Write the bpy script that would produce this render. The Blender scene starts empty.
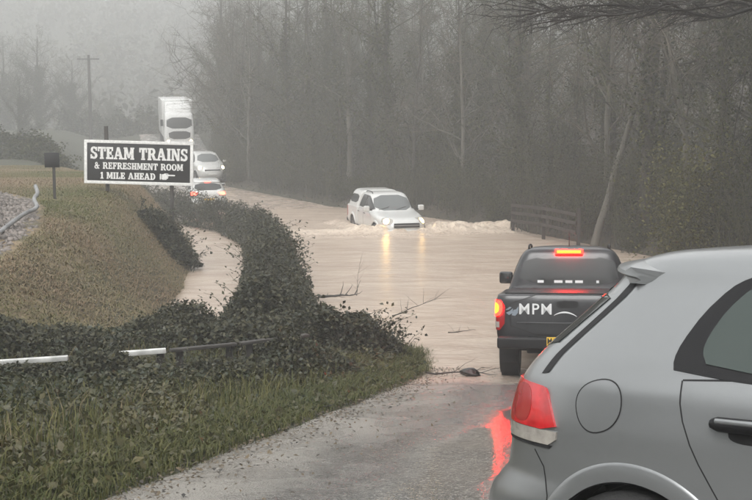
import bpy, bmesh, math, random
import numpy as np
from mathutils import Vector, Matrix, noise
from mathutils.bvhtree import BVHTree

R = math.radians
sc = bpy.context.scene
COL = sc.collection

# ------------------------------------------------------------------ camera
FPX, CZ, HOR = 1050.0, 3.3, 138.0            # focal length in photo pixels, eye above the flood, horizon row
PITCH = math.atan((250 - HOR) / FPX)
cam_d = bpy.data.cameras.new('camera'); cam_d.sensor_width = 36.0
cam_d.lens = FPX / 752 * 36; cam_d.clip_start = 0.05; cam_d.clip_end = 2000
cam = bpy.data.objects.new('camera', cam_d); COL.objects.link(cam)
cam.location = (0, 0, CZ); cam.rotation_euler = (R(90) - PITCH, 0, 0)
sc.camera = cam

# ------------------------------------------------------------------ sky, sun, exposure
SUN_EL, SUN_ROT = 48, 200
w = bpy.data.worlds.new('World'); sc.world = w; w.use_nodes = True
nt = w.node_tree; nt.nodes.clear()
wo = nt.nodes.new('ShaderNodeOutputWorld'); bg = nt.nodes.new('ShaderNodeBackground')
sky = nt.nodes.new('ShaderNodeTexSky'); sky.sky_type = 'NISHITA'; sky.sun_disc = False
sky.sun_elevation = R(SUN_EL); sky.sun_rotation = R(SUN_ROT); sky.dust_density = 6; sky.air_density = 1.5
hs = nt.nodes.new('ShaderNodeHueSaturation'); hs.inputs['Saturation'].default_value = 0.12
mx = nt.nodes.new('ShaderNodeMixRGB'); mx.inputs[0].default_value = 0.65
mx.inputs[2].default_value = (9.0, 9.1, 9.1, 1)      # even cloud cover over most of the sky
nt.links.new(sky.outputs[0], hs.inputs['Color']); nt.links.new(hs.outputs[0], mx.inputs[1])
nt.links.new(mx.outputs[0], bg.inputs[0]); bg.inputs[1].default_value = 0.10
nt.links.new(bg.outputs[0], wo.inputs[0])
sun_d = bpy.data.lights.new('sun', 'SUN'); sun_d.energy = 0.6; sun_d.angle = R(30); sun_d.color = (1, 0.985, 0.96)
sun = bpy.data.objects.new('sun', sun_d); COL.objects.link(sun)
sun.rotation_euler = (R(90 - SUN_EL), 0, R(180 - SUN_ROT)); sun.location = (0, 0, 60)
sc.view_settings.view_transform = 'Standard'; sc.view_settings.look = 'None'
sc.view_settings.gamma = 1; sc.view_settings.use_curve_mapping = False
sc.view_settings.exposure = 1.3
cy = sc.cycles
cy.use_denoising = True; cy.max_bounces = 5; cy.diffuse_bounces = 2; cy.glossy_bounces = 2; cy.use_adaptive_sampling = True; cy.adaptive_threshold = 0.03
cy.transmission_bounces = 2; cy.volume_bounces = 1; cy.transparent_max_bounces = 8; cy.sample_clamp_indirect = 6

# ------------------------------------------------------------------ pixels to places
def ray(px, py):
    c, s = math.cos(PITCH), math.sin(PITCH)
    u, v = (px - 376) / FPX, (250 - py) / FPX
    return Vector((u, c + v * s, -s + v * c))
def at(px, py, D):
    d = ray(px, py); return Vector((0, 0, CZ)) + d * (D / d.y)
def onz(px, py, z=0.0):
    d = ray(px, py); return Vector((0, 0, CZ)) + d * ((z - CZ) / d.z)

# ------------------------------------------------------------------ small helpers
def tag(o, label=None, cat=None, group=None, kind=None):
    if label: o['label'] = label
    if cat: o['category'] = cat
    if group: o['group'] = group
    if kind: o['kind'] = kind
    return o
def link(name, me, mat=None, parent=None):
    o = bpy.data.objects.new(name, me); COL.objects.link(o)
    if mat is not None and me is not None and len(me.materials) == 0: me.materials.append(mat)
    if parent is not None: o.parent = parent
    return o
def empty(name, loc=(0, 0, 0), rz=0.0):
    o = bpy.data.objects.new(name, None); COL.objects.link(o)
    o.location = loc; o.rotation_euler = (0, 0, rz); o.empty_display_size = 0.2
    return o
def sstep(a, b, x):
    t = np.clip((np.asarray(x, float) - a) / (b - a), 0, 1); return t * t * (3 - 2 * t)

def mat(name, col, rough=0.6, spec=0.5, metal=0.0, noise_amt=0.0, nscale=8.0, bump=0.0, bscale=40.0, coat=0.0,
        emit=None, estr=0.0, attr=None, cols=None, transl=0.0, trans=0.0, stretch=None):
    m = bpy.data.materials.new(name); m.use_nodes = True
    n, l = m.node_tree.nodes, m.node_tree.links
    b = n['Principled BSDF']
    b.inputs['Base Color'].default_value = (*col, 1); b.inputs['Roughness'].default_value = rough
    b.inputs['Specular IOR Level'].default_value = spec; b.inputs['Metallic'].default_value = metal
    b.inputs['Coat Weight'].default_value = coat; b.inputs['Coat Roughness'].default_value = 0.10
    b.inputs['Transmission Weight'].default_value = trans
    tc = n.new('ShaderNodeTexCoord'); src = tc.outputs['Object']
    if stretch:
        mp = n.new('ShaderNodeMapping'); mp.inputs['Scale'].default_value = stretch
        l.new(src, mp.inputs['Vector']); src = mp.outputs[0]
    if attr:
        a = n.new('ShaderNodeAttribute'); a.attribute_name = attr
        cr = n.new('ShaderNodeValToRGB'); e = cr.color_ramp.elements
        for i, c in enumerate(cols):
            p = i / (len(cols) - 1)
            if i == 0: el = e[0]; el.position = 0
            elif i == len(cols) - 1: el = e[1]; el.position = 1
            else: el = e.new(p)
            el.color = (*c, 1)
        # the last and first were made before the middle ones: sort colours by position
        for el in e:
            el.color = (*cols[int(round(el.position * (len(cols) - 1)))], 1)
        l.new(a.outputs['Fac'], cr.inputs[0]); l.new(cr.outputs[0], b.inputs['Base Color'])
    elif noise_amt:
        nz = n.new('ShaderNodeTexNoise'); nz.inputs['Scale'].default_value = nscale; nz.inputs['Detail'].default_value = 6
        l.new(src, nz.inputs['Vector'])
        mr = n.new('ShaderNodeMapRange'); mr.inputs[1].default_value = 0.3; mr.inputs[2].default_value = 0.7
        mr.inputs[3].default_value = 1 - noise_amt; mr.inputs[4].default_value = 1 + noise_amt
        l.new(nz.outputs[0], mr.inputs[0])
        mc = n.new('ShaderNodeMixRGB'); mc.blend_type = 'MULTIPLY'; mc.inputs[0].default_value = 1
        mc.inputs[1].default_value = (*col, 1); l.new(mr.outputs[0], mc.inputs[2]); l.new(mc.outputs[0], b.inputs['Base Color'])
    if bump:
        nb = n.new('ShaderNodeTexNoise'); nb.inputs['Scale'].default_value = bscale; nb.inputs['Detail'].default_value = 4
        l.new(src, nb.inputs['Vector'])
        bp = n.new('ShaderNodeBump'); bp.inputs['Strength'].default_value = bump; bp.inputs['Distance'].default_value = 0.02
        l.new(nb.outputs[0], bp.inputs['Height']); l.new(bp.outputs[0], b.inputs['Normal'])
    if emit:
        b.inputs['Emission Color'].default_value = (*emit, 1); b.inputs['Emission Strength'].default_value = estr
    if transl:
        tr = n.new('ShaderNodeBsdfTranslucent'); ms = n.new('ShaderNodeMixShader'); ms.inputs[0].default_value = transl
        tr.inputs[0].default_value = (*col, 1)
        if attr: l.new(cr.outputs[0], tr.inputs[0])
        l.new(b.outputs[0], ms.inputs[1]); l.new(tr.outputs[0], ms.inputs[2]); l.new(ms.outputs[0], n['Material Output'].inputs[0])
    return m

M = {}
def wet_paint(name, col, metal=0.5, rough=0.32):
    """car paint with fine rain beads standing on it"""
    m = mat(name, col, rough, 0.5, metal, coat=0.6)
    n, l = m.node_tree.nodes, m.node_tree.links; b = n['Principled BSDF']
    tc = n['Texture Coordinate']
    nz = n.new('ShaderNodeTexNoise'); nz.inputs['Scale'].default_value = 330; nz.inputs['Detail'].default_value = 3; l.new(tc.outputs['Object'], nz.inputs['Vector'])
    bp = n.new('ShaderNodeBump'); bp.inputs['Strength'].default_value = 0.12; bp.inputs['Distance'].default_value = 0.002
    l.new(nz.outputs[0], bp.inputs['Height']); l.new(bp.outputs[0], b.inputs['Normal']); l.new(bp.outputs[0], b.inputs['Coat Normal'])
    return m
M['golf'] = wet_paint('grey_metallic_paint', (0.245, 0.254, 0.258), 0.55, 0.30)
M['black_paint'] = wet_paint('black_paint', (0.016, 0.017, 0.02), 0.25, 0.35)
M['silver'] = wet_paint('silver_paint', (0.62, 0.62, 0.60), 0.15, 0.35)
M['white_paint'] = wet_paint('white_paint', (0.74, 0.74, 0.72), 0.0, 0.4)
M['black_plastic'] = mat('black_plastic', (0.010, 0.010, 0.011), 0.45, 0.25, bump=0.1, bscale=300)
M['seam'] = mat('seam_shadow_gap', (0.012, 0.012, 0.013), 0.8)
M['glass'] = mat('dark_car_glass', (0.016, 0.019, 0.019), 0.06, 0.6)
M['screen_glass'] = mat('windscreen_glass', (0.10, 0.11, 0.11), 0.12, 0.7)
M['tyre'] = mat('tyre_rubber', (0.02, 0.02, 0.02), 0.7, bump=0.2, bscale=80)
M['rim'] = mat('alloy_rim', (0.35, 0.35, 0.36), 0.35, metal=0.8)
M['lens_red'] = mat('red_lamp_lens', (0.55, 0.016, 0.022), 0.12, 0.6, coat=0.8, noise_amt=0.25, nscale=18)
M['lens_red_dull'] = mat('red_lamp_reflector', (0.34, 0.008, 0.012), 0.12, 0.6, coat=0.6)
M['lens_clear'] = mat('clear_lamp_lens', (0.36, 0.335, 0.30), 0.15, 0.6, coat=0.6, noise_amt=0.2, nscale=25)
M['brake'] = mat('lit_brake_lamp', (0.6, 0.03, 0.02), 0.3, emit=(1.0, 0.0016, 0.0007), estr=50)
M['brake_core'] = mat('lit_brake_bulb', (0.8, 0.2, 0.05), 0.3, emit=(1.0, 0.11, 0.004), estr=4.5)
M['brake_far'] = mat('lit_tail_lamp', (0.6, 0.03, 0.03), 0.3, emit=(1.0, 0.05, 0.03), estr=9)
M['head'] = mat('lit_headlamp', (0.9, 0.8, 0.5), 0.3, emit=(1.0, 0.60, 0.17), estr=14)
M['head_far'] = mat('lit_far_headlamp', (0.9, 0.85, 0.7), 0.3, emit=(1.0, 0.72, 0.36), estr=22)
M['white'] = mat('white_lettering', (0.78, 0.78, 0.76), 0.6, noise_amt=0.12, nscale=20)
M['decal'] = mat('white_vinyl', (0.75, 0.76, 0.76), 0.4)
M['decal_grey'] = mat('grey_vinyl', (0.22, 0.26, 0.30), 0.4)
M['sign_black'] = mat('black_signboard', (0.012, 0.012, 0.013), 0.35, noise_amt=0.3, nscale=4)
M['plate_y'] = mat('yellow_plate', (0.75, 0.47, 0.03), 0.4)
M['plate_w'] = mat('white_plate', (0.75, 0.75, 0.72), 0.4)
M['post'] = mat('dark_timber', (0.05, 0.045, 0.04), 0.8, noise_amt=0.3, nscale=6, bump=0.3, bscale=20, stretch=(1, 1, 0.15))
M['fence'] = mat('weathered_fence_timber', (0.026, 0.02, 0.015), 0.8, noise_amt=0.35, nscale=5, bump=0.3, bscale=20)
M['rail'] = mat('chipped_white_rail', (0.55, 0.55, 0.53), 0.6, noise_amt=0.35, nscale=5, bump=0.2, bscale=20)
M['pipe'] = mat('grey_pipe', (0.2, 0.2, 0.2), 0.6, noise_amt=0.3, nscale=6)
M['bark'] = mat('wet_bark', (0.04, 0.035, 0.027), 0.75, noise_amt=0.4, nscale=5, bump=0.4, bscale=12, stretch=(1, 1, 0.2))
M['bark_pale'] = mat('pale_lichened_bark', (0.10, 0.093, 0.075), 0.75, noise_amt=0.3, nscale=5, bump=0.3, bscale=12, stretch=(1, 1, 0.2))
M['twig'] = mat('olive_twigs', (0.11, 0.095, 0.06), 0.7, attr='rnd', cols=[(0.014, 0.015, 0.007), (0.038, 0.04, 0.016), (0.075, 0.074, 0.034)])
M['twig_dark'] = mat('dark_twigs', (0.03, 0.026, 0.022), 0.7)
M['twig_pale'] = mat('pale_twigs', (0.2, 0.17, 0.12), 0.7, attr='rnd', cols=[(0.06, 0.05, 0.035), (0.10, 0.083, 0.058), (0.15, 0.125, 0.09)])
M['ivy'] = mat('ivy_leaves', (0.04, 0.055, 0.02), 0.6, 0.22, attr='rnd', transl=0.2,
               cols=[(0.010, 0.016, 0.005), (0.024, 0.034, 0.009), (0.05, 0.06, 0.016), (0.085, 0.088, 0.028)])
M['ivy_yellow'] = mat('yellow_green_leaves', (0.10, 0.10, 0.035), 0.6, 0.22, attr='rnd', transl=0.25,
                      cols=[(0.06, 0.065, 0.02), (0.10, 0.105, 0.035), (0.15, 0.14, 0.05)])
M['bramble'] = mat('bramble_leaves', (0.04, 0.06, 0.02), 0.45, 0.35, attr='rnd', transl=0.2,
                   cols=[(0.016, 0.022, 0.012), (0.026, 0.038, 0.016), (0.045, 0.06, 0.022), (0.075, 0.088, 0.035), (0.10, 0.09, 0.04)])
M['weeds'] = mat('weed_leaves', (0.06, 0.09, 0.02), 0.38, 0.5, attr='rnd', transl=0.25,
                 cols=[(0.020, 0.032, 0.011), (0.04, 0.062, 0.015), (0.07, 0.11, 0.022), (0.115, 0.16, 0.035), (0.15, 0.125, 0.05)])
M['grass_green'] = mat('green_grass', (0.07, 0.1, 0.03), 0.6, 0.22, attr='rnd', transl=0.25,
                       cols=[(0.035, 0.055, 0.013), (0.07, 0.11, 0.022), (0.12, 0.165, 0.034), (0.17, 0.16, 0.06)])
M['grass_dead'] = mat('tawny_grass', (0.2, 0.15, 0.08), 0.6, 0.22, attr='rnd', transl=0.2,
                      cols=[(0.12, 0.13, 0.04), (0.27, 0.245, 0.10), (0.48, 0.38, 0.22), (0.60, 0.49, 0.32), (0.32, 0.23, 0.15)])
M['stalks'] = mat('dead_stalks', (0.2, 0.15, 0.08), 0.6, 0.22, attr='rnd', cols=[(0.05, 0.04, 0.02), (0.11, 0.088, 0.045), (0.19, 0.15, 0.08)])
M['litter'] = mat('wet_leaf_litter', (0.07, 0.05, 0.03), 0.5, attr='rnd',
                  cols=[(0.02, 0.017, 0.013), (0.05, 0.035, 0.022), (0.09, 0.06, 0.03), (0.14, 0.10, 0.05)])
M['hillwood'] = mat('hill_wood', (0.06, 0.06, 0.04), 0.8, attr='rnd', cols=[(0.03, 0.035, 0.02), (0.07, 0.065, 0.045), (0.11, 0.095, 0.06)])
M['stones'] = mat('ballast_stones', (0.3, 0.27, 0.24), 0.6, attr='rnd', cols=[(0.09, 0.078, 0.068), (0.18, 0.155, 0.135), (0.27, 0.235, 0.21)])

# ------------------------------------------------------------------ all-quad mesh buffer
class Buf:
    def __init__(s): s.V, s.Q, s.A, s.n = [], [], [], 0
    def add(s, V, Q, rnd):
        V = np.asarray(V, float).reshape(-1, 3); Q = np.asarray(Q, int).reshape(-1, 4)
        s.V.append(V); s.Q.append(Q + s.n); s.A.append(np.broadcast_to(np.asarray(rnd, float), (len(V),)).copy()); s.n += len(V)
    def tube(s, P, rad, sides=4, rnd=0.5):
        P = np.asarray(P, float); k = len(P); rad = np.broadcast_to(np.asarray(rad, float), (k,))
        T = np.gradient(P, axis=0); T /= np.linalg.norm(T, axis=1, keepdims=True) + 1e-9
        ref = np.where(np.abs(T[:, 2:3]) < 0.9, np.array([[0, 0, 1.0]]), np.array([[1.0, 0, 0]]))
        U = np.cross(T, ref); U /= np.linalg.norm(U, axis=1, keepdims=True) + 1e-9
        W = np.cross(T, U)
        an = np.arange(sides) * 2 * math.pi / sides
        V = P[:, None, :] + rad[:, None, None] * (np.cos(an)[None, :, None] * U[:, None, :] + np.sin(an)[None, :, None] * W[:, None, :])
        i = np.arange(k - 1)[:, None] * sides; j = np.arange(sides)[None, :]; j2 = (j + 1) % sides
        Q = np.stack([i + j, i + j2, i + sides + j2, i + sides + j], -1).reshape(-1, 4)
        s.add(V.reshape(-1, 3), Q, rnd)
    def leaves(s, C, size, rng, rnd=None, up=0.4, droop=0.0, width=0.6):
        C = np.asarray(C, float); n = len(C)
        if n == 0: return
        size = np.broadcast_to(np.asarray(size, float), (n,)) * rng.uniform(0.6, 1.35, n)
        N = rng.normal(size=(n, 3)); N[:, 2] = np.abs(N[:, 2]) + up; N /= np.linalg.norm(N, axis=1, keepdims=True)
        D = rng.normal(size=(n, 3)); D[:, 2] -= droop; D -= N * (D * N).sum(1, keepdims=True); D /= np.linalg.norm(D, axis=1, keepdims=True) + 1e-9
        S = np.cross(N, D); L = size[:, None]
        mid = C + D * L * 0.45 + N * L * 0.12
        V = np.stack([C, mid + S * L * width * 0.5, C + D * L - N * L * 0.05, mid - S * L * width * 0.5], 1)
        Q = np.arange(n * 4).reshape(n, 4)
        r = rng.uniform(0, 1, n) if rnd is None else np.broadcast_to(rnd, (n,))
        s.add(V.reshape(-1, 3), Q, np.repeat(r, 4))
    def blades(s, C, h, rng, wd=0.006, lean=0.35, rnd=None):
        C = np.asarray(C, float); n = len(C)
        h = np.broadcast_to(np.asarray(h, float), (n,)) * rng.uniform(0.55, 1.3, n)
        a = rng.uniform(0, 2 * math.pi, n); d = np.stack([np.cos(a), np.sin(a), np.zeros(n)], 1)
        sd = np.stack([-np.sin(a), np.cos(a), np.zeros(n)], 1) * wd
        le = rng.uniform(0.1, 1, n)[:, None] * lean * h[:, None]
        up = np.array([[0, 0, 1.0]])
        m = C + up * h[:, None] * 0.6 + d * le * 0.4; t = C + up * h[:, None] * (1 - 0.25 * lean) + d * le * 1.2
        V = np.stack([C - sd, C + sd, m + sd * 0.8, m - sd * 0.8, t + sd * 0.15, t - sd * 0.15], 1)
        b = np.arange(n)[:, None] * 6
        Q = np.concatenate([b + np.array([[0, 1, 2, 3]]), b + np.array([[3, 2, 4, 5]])])
        r = rng.uniform(0, 1, n) if rnd is None else np.broadcast_to(rnd, (n,))
        s.add(V.reshape(-1, 3), Q, np.repeat(r, 6))
    def mesh(s, name, mt, smooth=False):
        V = np.concatenate(s.V); Q = np.concatenate(s.Q); A = np.concatenate(s.A)
        me = bpy.data.meshes.new(name)
        me.vertices.add(len(V)); me.vertices.foreach_set('co', V.ravel())
        me.loops.add(Q.size); me.loops.foreach_set('vertex_index', Q.ravel().astype(np.int32))
        me.polygons.add(len(Q)); me.polygons.foreach_set('loop_start', np.arange(len(Q), dtype=np.int32) * 4)
        at_ = me.attributes.new('rnd', 'FLOAT', 'POINT'); at_.data.foreach_set('value', A)
        me.update(calc_edges=True); me.materials.append(mt)
        if smooth: me.polygons.foreach_set('use_smooth', np.ones(len(Q), bool))
        return me

# ------------------------------------------------------------------ lie of the land
YS = np.array([-20, 0, 3.6, 9, 14.5, 16.7, 21, 30, 40, 46, 52, 62, 72, 90, 120, 200])
ZS = np.array([2.6, 1.76, 1.44, 0.74, -0.03, -0.26, -0.55, -0.8, -0.75, -0.35, -0.05, 0.5, 1.1, 2.5, 5.0, 11])
LE = np.array([(-6.6, -20), (-3.5, 0), (-1.75, 6.0), (-0.72, 9.4), (0.25, 13), (1.2, 16.6), (1.5, 20), (0.9, 26), (-0.6, 32), (-3.6, 39),
               (-8.0, 46), (-10.6, 52), (-13, 60), (-15.5, 70), (-19.5, 88), (-27, 120), (-48, 200)])
RE = np.array([(-0.2, -20), (3.2, 0), (5.0, 6), (6.2, 12), (7.4, 18), (8.0, 24), (7.3, 30), (5.1, 37), (2.2, 44), (-1.6, 51), (-5.6, 57),
               (-9.0, 62), (-11.2, 72), (-14.5, 90), (-21, 120), (-40, 200)])
def zroad(y): 
    y = np.asarray(y, float)
    return (np.interp(y - 1.0, YS, ZS) + np.interp(y, YS, ZS) + np.interp(y + 1.0, YS, ZS)) / 3
def xl(y): return np.interp(y, LE[:, 1], LE[:, 0])
def xr(y): return np.interp(y, RE[:, 1], RE[:, 0])
MB_ = np.array([(-3.2, 9), (-3.2, 14), (-3.45, 20), (-3.75, 23.5), (-4.35, 28), (-5.4, 34), (-8.5, 40), (-12.5, 47), (-16, 60), (-24, 90), (-34, 130)])
rs = np.random.RandomState(3)
WAV = [(rs.uniform(0.25, 2.2), rs.uniform(0, 6.28), rs.uniform(0, 6.28)) for _ in range(14)]
def lumps(x, y):
    s = 0
    for k, a, p in WAV: s = s + np.sin(k * (x * math.cos(a) + y * math.sin(a)) + p) / (1 + k * 1.3)
    return s / 5
def mound_mask(x, y):
    d = np.interp(y, MB_[:, 1], MB_[:, 0]) - x
    return sstep(0, 2.7, d) * sstep(9.5, 12, y), d
def ground(x, y):
    x = np.asarray(x, float); y = np.asarray(y, float)
    zr = zroad(y)
    dl = xl(y) - x; dr = x - xr(y)
    z = zr - 0.03
    # left: verge, shelf round the hedge, ditch with standing water, mound
    shelf = np.where(y < 16.5, np.maximum(zr + 0.02, 0.10), 0.0)
    flat = np.interp(y, [-20, 5, 11, 15, 17.5, 20, 48, 60, 90, 200], [2.7, 1.3, 0.45, 0.14, 0.0, -0.45, -0.45, 0.5, 2.2, 10])
    z = np.where(dl > 0, zr + (flat - zr) * sstep(0.0, 1.6, dl) + 0.05 * sstep(0, 0.5, dl), z)
    mm, d = mound_mask(x, y)
    top = np.interp(y, [9, 14, 18, 22, 26, 30, 45, 60, 100, 200], [0.5, 0.75, 1.2, 1.52, 1.66, 1.76, 1.8, 1.9, 3.5, 10]) + 0.32 * sstep(1.2, 3.4, d)
    z = np.where(d > 0, z + (top - z) * mm, z)
    z = z + 0.10 * lumps(x, y) * sstep(0.2, 2, np.maximum(dl, dr)) + 0.05 * lumps(x * 3.1 + 9, y * 3.1) * sstep(0.3, 1.5, dl) * (y > 8)
    # right: bank under the wood
    bank = np.maximum(zr, 0) + 0.25 * sstep(0, 0.8, dr) + 0.16 * np.maximum(dr - 0.8, 0) + 0.003 * np.maximum(dr - 0.8, 0) ** 2
    bank = np.minimum(bank, np.maximum(zr, 0) + 13)
    bank = np.where(y < 20, zr + (bank - zr) * sstep(8, 20, y), bank)
    z = np.where(dr > 0, zr - 0.03 + (bank - zr + 0.03) * sstep(0.0, 1.0, dr), z)
    # far hillside closing the valley
    hill = 42 * sstep(120, 330, y + 0.25 * np.abs(x + 30)) + 2.0 * lumps(x * 0.12, y * 0.12) * sstep(110, 150, y)
    z = z * (1 - sstep(100, 150, y)) + np.maximum(z * (1 - sstep(100, 150, y)), 0) * 0 + hill * 1.0 + np.minimum(z, 6) * sstep(100, 150, y) * 0
    return z
def gz(x, y): return float(ground(np.array([x]), np.array([y]))[0])

def axis(segs):
    out = []
    for a, b, s in segs:
        out += list(np.arange(a, b, s))
    out.append(segs[-1][1]); return np.array(out)
def sheet(name, X, Y, Z, keep=None, attrs=None):
    ny, nx = Z.shape
    V = np.stack([X, Y, Z], -1).reshape(-1, 3)
    i = np.arange(ny - 1)[:, None] * nx + np.arange(nx - 1)[None, :]
    Q = np.stack([i, i + 1, i + nx + 1, i + nx], -1).reshape(-1, 4)
    if keep is not None: Q = Q[keep.reshape(-1)]
    used = np.zeros(len(V), bool); used[Q.ravel()] = True
    idx = np.cumsum(used) - 1; V = V[used]; Q = idx[Q]
    me = bpy.data.meshes.new(name)
    me.vertices.add(len(V)); me.vertices.foreach_set('co', V.ravel())
    me.loops.add(Q.size); me.loops.foreach_set('vertex_index', Q.ravel().astype(np.int32))
    me.polygons.add(len(Q)); me.polygons.foreach_set('loop_start', np.arange(len(Q), dtype=np.int32) * 4)
    for k, a in (attrs or {}).items():
        t = me.attributes.new(k, 'FLOAT', 'POINT'); t.data.foreach_set('value', a.reshape(-1)[used].astype(float))
    me.update(calc_edges=True); me.polygons.foreach_set('use_smooth', np.ones(len(Q), bool))
    return me

def nodes_of(name):
    m = bpy.data.materials.new(name); m.use_nodes = True
    return m, m.node_tree.nodes, m.node_tree.links
def N(n, t, **kw):
    x = n.new(t)
    for k, v in kw.items():
        if k in x.inputs: x.inputs[k].default_value = v
        else: setattr(x, k, v)
    return x
def mixc(n, l, fac, a, b, mode='MIX'):
    x = n.new('ShaderNodeMixRGB'); x.blend_type = mode
    for i, v in ((0, fac), (1, a), (2, b)):
        if hasattr(v, 'is_linked') or hasattr(v, 'links'): l.new(v, x.inputs[i])
        else: x.inputs[i].default_value = v if i == 0 else (*v, 1)
    return x.outputs[0]
def ramp(n, l, v, a, b, lo=0.0, hi=1.0):
    x = n.new('ShaderNodeMapRange'); x.interpolation_type = 'SMOOTHSTEP'
    for i, q in ((1, a), (2, b), (3, lo), (4, hi)): x.inputs[i].default_value = q
    l.new(v, x.inputs[0]); return x.outputs[0]
def noise_n(n, l, scale, detail=5, vec=None, dist=0.0):
    x = N(n, 'ShaderNodeTexNoise'); x.inputs['Scale'].default_value = scale; x.inputs['Detail'].default_value = detail
    x.inputs['Distortion'].default_value = dist
    if vec is not None: l.new(vec, x.inputs['Vector'])
    return x.outputs[0]

# ------------------------------------------------------------------ ground sheet
gx = axis([(-190, -60, 6), (-60, -24, 1.5), (-24, -12, 0.5), (-12, 10, 0.22), (10, 24, 0.7), (24, 60, 2), (60, 160, 8)])
gy = axis([(-25, 2, 1.2), (2, 8, 0.3), (8, 40, 0.22), (40, 66, 0.5), (66, 120, 1.5), (120, 330, 5)])
X, Y = np.meshgrid(gx, gy); Z = ground(X, Y)
mm, dd = mound_mask(X, Y)
dr_ = X - xr(Y)
me = sheet('ground', X, Y, Z, attrs={'mound': mm * (1 - sstep(34, 46, Y)), 'wood': sstep(0, 1.0, dr_)})
m, n, l = nodes_of('earth_and_turf'); b = n['Principled BSDF']
tc = N(n, 'ShaderNodeTexCoord'); ob = tc.outputs['Object']
am = N(n, 'ShaderNodeAttribute', attribute_name='mound'); aw = N(n, 'ShaderNodeAttribute', attribute_name='wood')
n1 = noise_n(n, l, 0.8, 8, ob); n2 = noise_n(n, l, 6, 8, ob); n3 = noise_n(n, l, 30, 6, ob)
verge = mixc(n, l, ramp(n, l, n2, 0.35, 0.65), (0.03, 0.026, 0.018), (0.05, 0.055, 0.022))
md = mixc(n, l, ramp(n, l, n1, 0.4, 0.62), (0.13, 0.115, 0.055), (0.25, 0.185, 0.11))
md = mixc(n, l, ramp(n, l, n2, 0.45, 0.7, 0, 0.7), md, (0.06, 0.05, 0.028))
c = mixc(n, l, am.outputs['Fac'], verge, md)
wd = mixc(n, l, ramp(n, l, n2, 0.4, 0.65), (0.03, 0.025, 0.018), (0.06, 0.045, 0.028))
c = mixc(n, l, aw.outputs['Fac'], c, wd)
l.new(c, b.inputs['Base Color']); b.inputs['Roughness'].default_value = 0.8
bp = N(n, 'ShaderNodeBump'); bp.inputs['Strength'].default_value = 0.7; bp.inputs['Distance'].default_value = 0.05
l.new(n3, bp.inputs['Height']); l.new(bp.outputs[0], b.inputs['Normal'])
tag(link('ground', me, m), kind='structure')

# ------------------------------------------------------------------ road
ry = axis([(-20, 2, 0.8), (2, 22, 0.12), (22, 60, 0.5), (60, 104, 1.2)])
ru = np.linspace(0, 1, 61)
U, Yr = np.meshgrid(ru, ry)
Xl = xl(Yr) - 0.10 + 0.14 * lumps(Yr * 2.3, Yr * 0.0 + 4) + 0.05 * lumps(Yr * 8, Yr * 0 + 1); Xr_ = xr(Yr) + 0.1
Xo = Xl + (Xr_ - Xl) * U
crown = 0.05 * (1 - (2 * U - 1) ** 2)
Zo = zroad(Yr) + crown - 0.012 + 0.012 * lumps(Xo * 3, Yr * 3) - 0.02 * np.exp(-((U - 0.30) / 0.07) ** 2) - 0.02 * np.exp(-((U - 0.62) / 0.07) ** 2)
Zo[:, 0] -= 0.06; Zo[:, -1] -= 0.06
me = sheet('road', Xo, Yr, Zo, attrs={'across': U * (Xr_ - Xl)})
m, n, l = nodes_of('wet_asphalt'); b = n['Principled BSDF']
tc = N(n, 'ShaderNodeTexCoord'); ob = tc.outputs['Object']
sx = N(n, 'ShaderNodeSeparateXYZ'); l.new(ob, sx.inputs[0])
ac = N(n, 'ShaderNodeAttribute', attribute_name='across')
agg = N(n, 'ShaderNodeTexVoronoi'); agg.inputs['Scale'].default_value = 70; l.new(ob, agg.inputs['Vector'])
nf = noise_n(n, l, 90, 3, ob); nm = noise_n(n, l, 7, 6, ob, 0.6); nl = noise_n(n, l, 1.3, 6, ob, 0.8)
col = mixc(n, l, ramp(n, l, nf, 0.35, 0.7), (0.06, 0.058, 0.055), (0.17, 0.163, 0.153))
nk = noise_n(n, l, 34, 4, ob, 0.4)
col = mixc(n, l, ramp(n, l, nk, 0.52, 0.66, 0, 0.75), col, (0.30, 0.285, 0.26))
col = mixc(n, l, ramp(n, l, nm, 0.4, 0.7, 0, 0.6), col, (0.20, 0.19, 0.175))
# washed grit along the left edge and thin silt over everything near the flood
jag = N(n, 'ShaderNodeMath', operation='MULTIPLY_ADD'); l.new(nl, jag.inputs[0]); jag.inputs[1].default_value = -1.5; l.new(ac.outputs['Fac'], jag.inputs[2])
grit = ramp(n, l, jag.outputs[0], -0.4, 0.75, 0.9, 0.0)
col = mixc(n, l, grit, col, (0.34, 0.315, 0.28))
jy = N(n, 'ShaderNodeMath', operation='MULTIPLY_ADD'); l.new(nl, jy.inputs[0]); jy.inputs[1].default_value = 1.1; l.new(sx.outputs['Y'], jy.inputs[2])
sl1 = ramp(n, l, jy.outputs[0], 13.55, 14.15); sl2 = ramp(n, l, jy.outputs[0], 56, 66, 1.0, 0.12)
slm = N(n, 'ShaderNodeMath', operation='MULTIPLY'); l.new(sl1, slm.inputs[0]); l.new(sl2, slm.inputs[1]); silt = slm.outputs[0]
col = mixc(n, l, silt, col, (0.44, 0.352, 0.285))
l.new(col, b.inputs['Base Color'])
trk = N(n, 'ShaderNodeMath', operation='SUBTRACT'); l.new(ac.outputs['Fac'], trk.inputs[0]); trk.inputs[1].default_value = 2.15
tab = N(n, 'ShaderNodeMath', operation='ABSOLUTE'); l.new(trk.outputs[0], tab.inputs[0])
tj = N(n, 'ShaderNodeMath', operation='MULTIPLY_ADD'); l.new(nl, tj.inputs[0]); tj.inputs[1].default_value = 0.7; l.new(tab.outputs[0], tj.inputs[2])
film = ramp(n, l, tj.outputs[0], 0.55, 1.05, 1.0, 0.0)
rg = ramp(n, l, nl, 0.38, 0.62, 0.16, 0.34)
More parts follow.
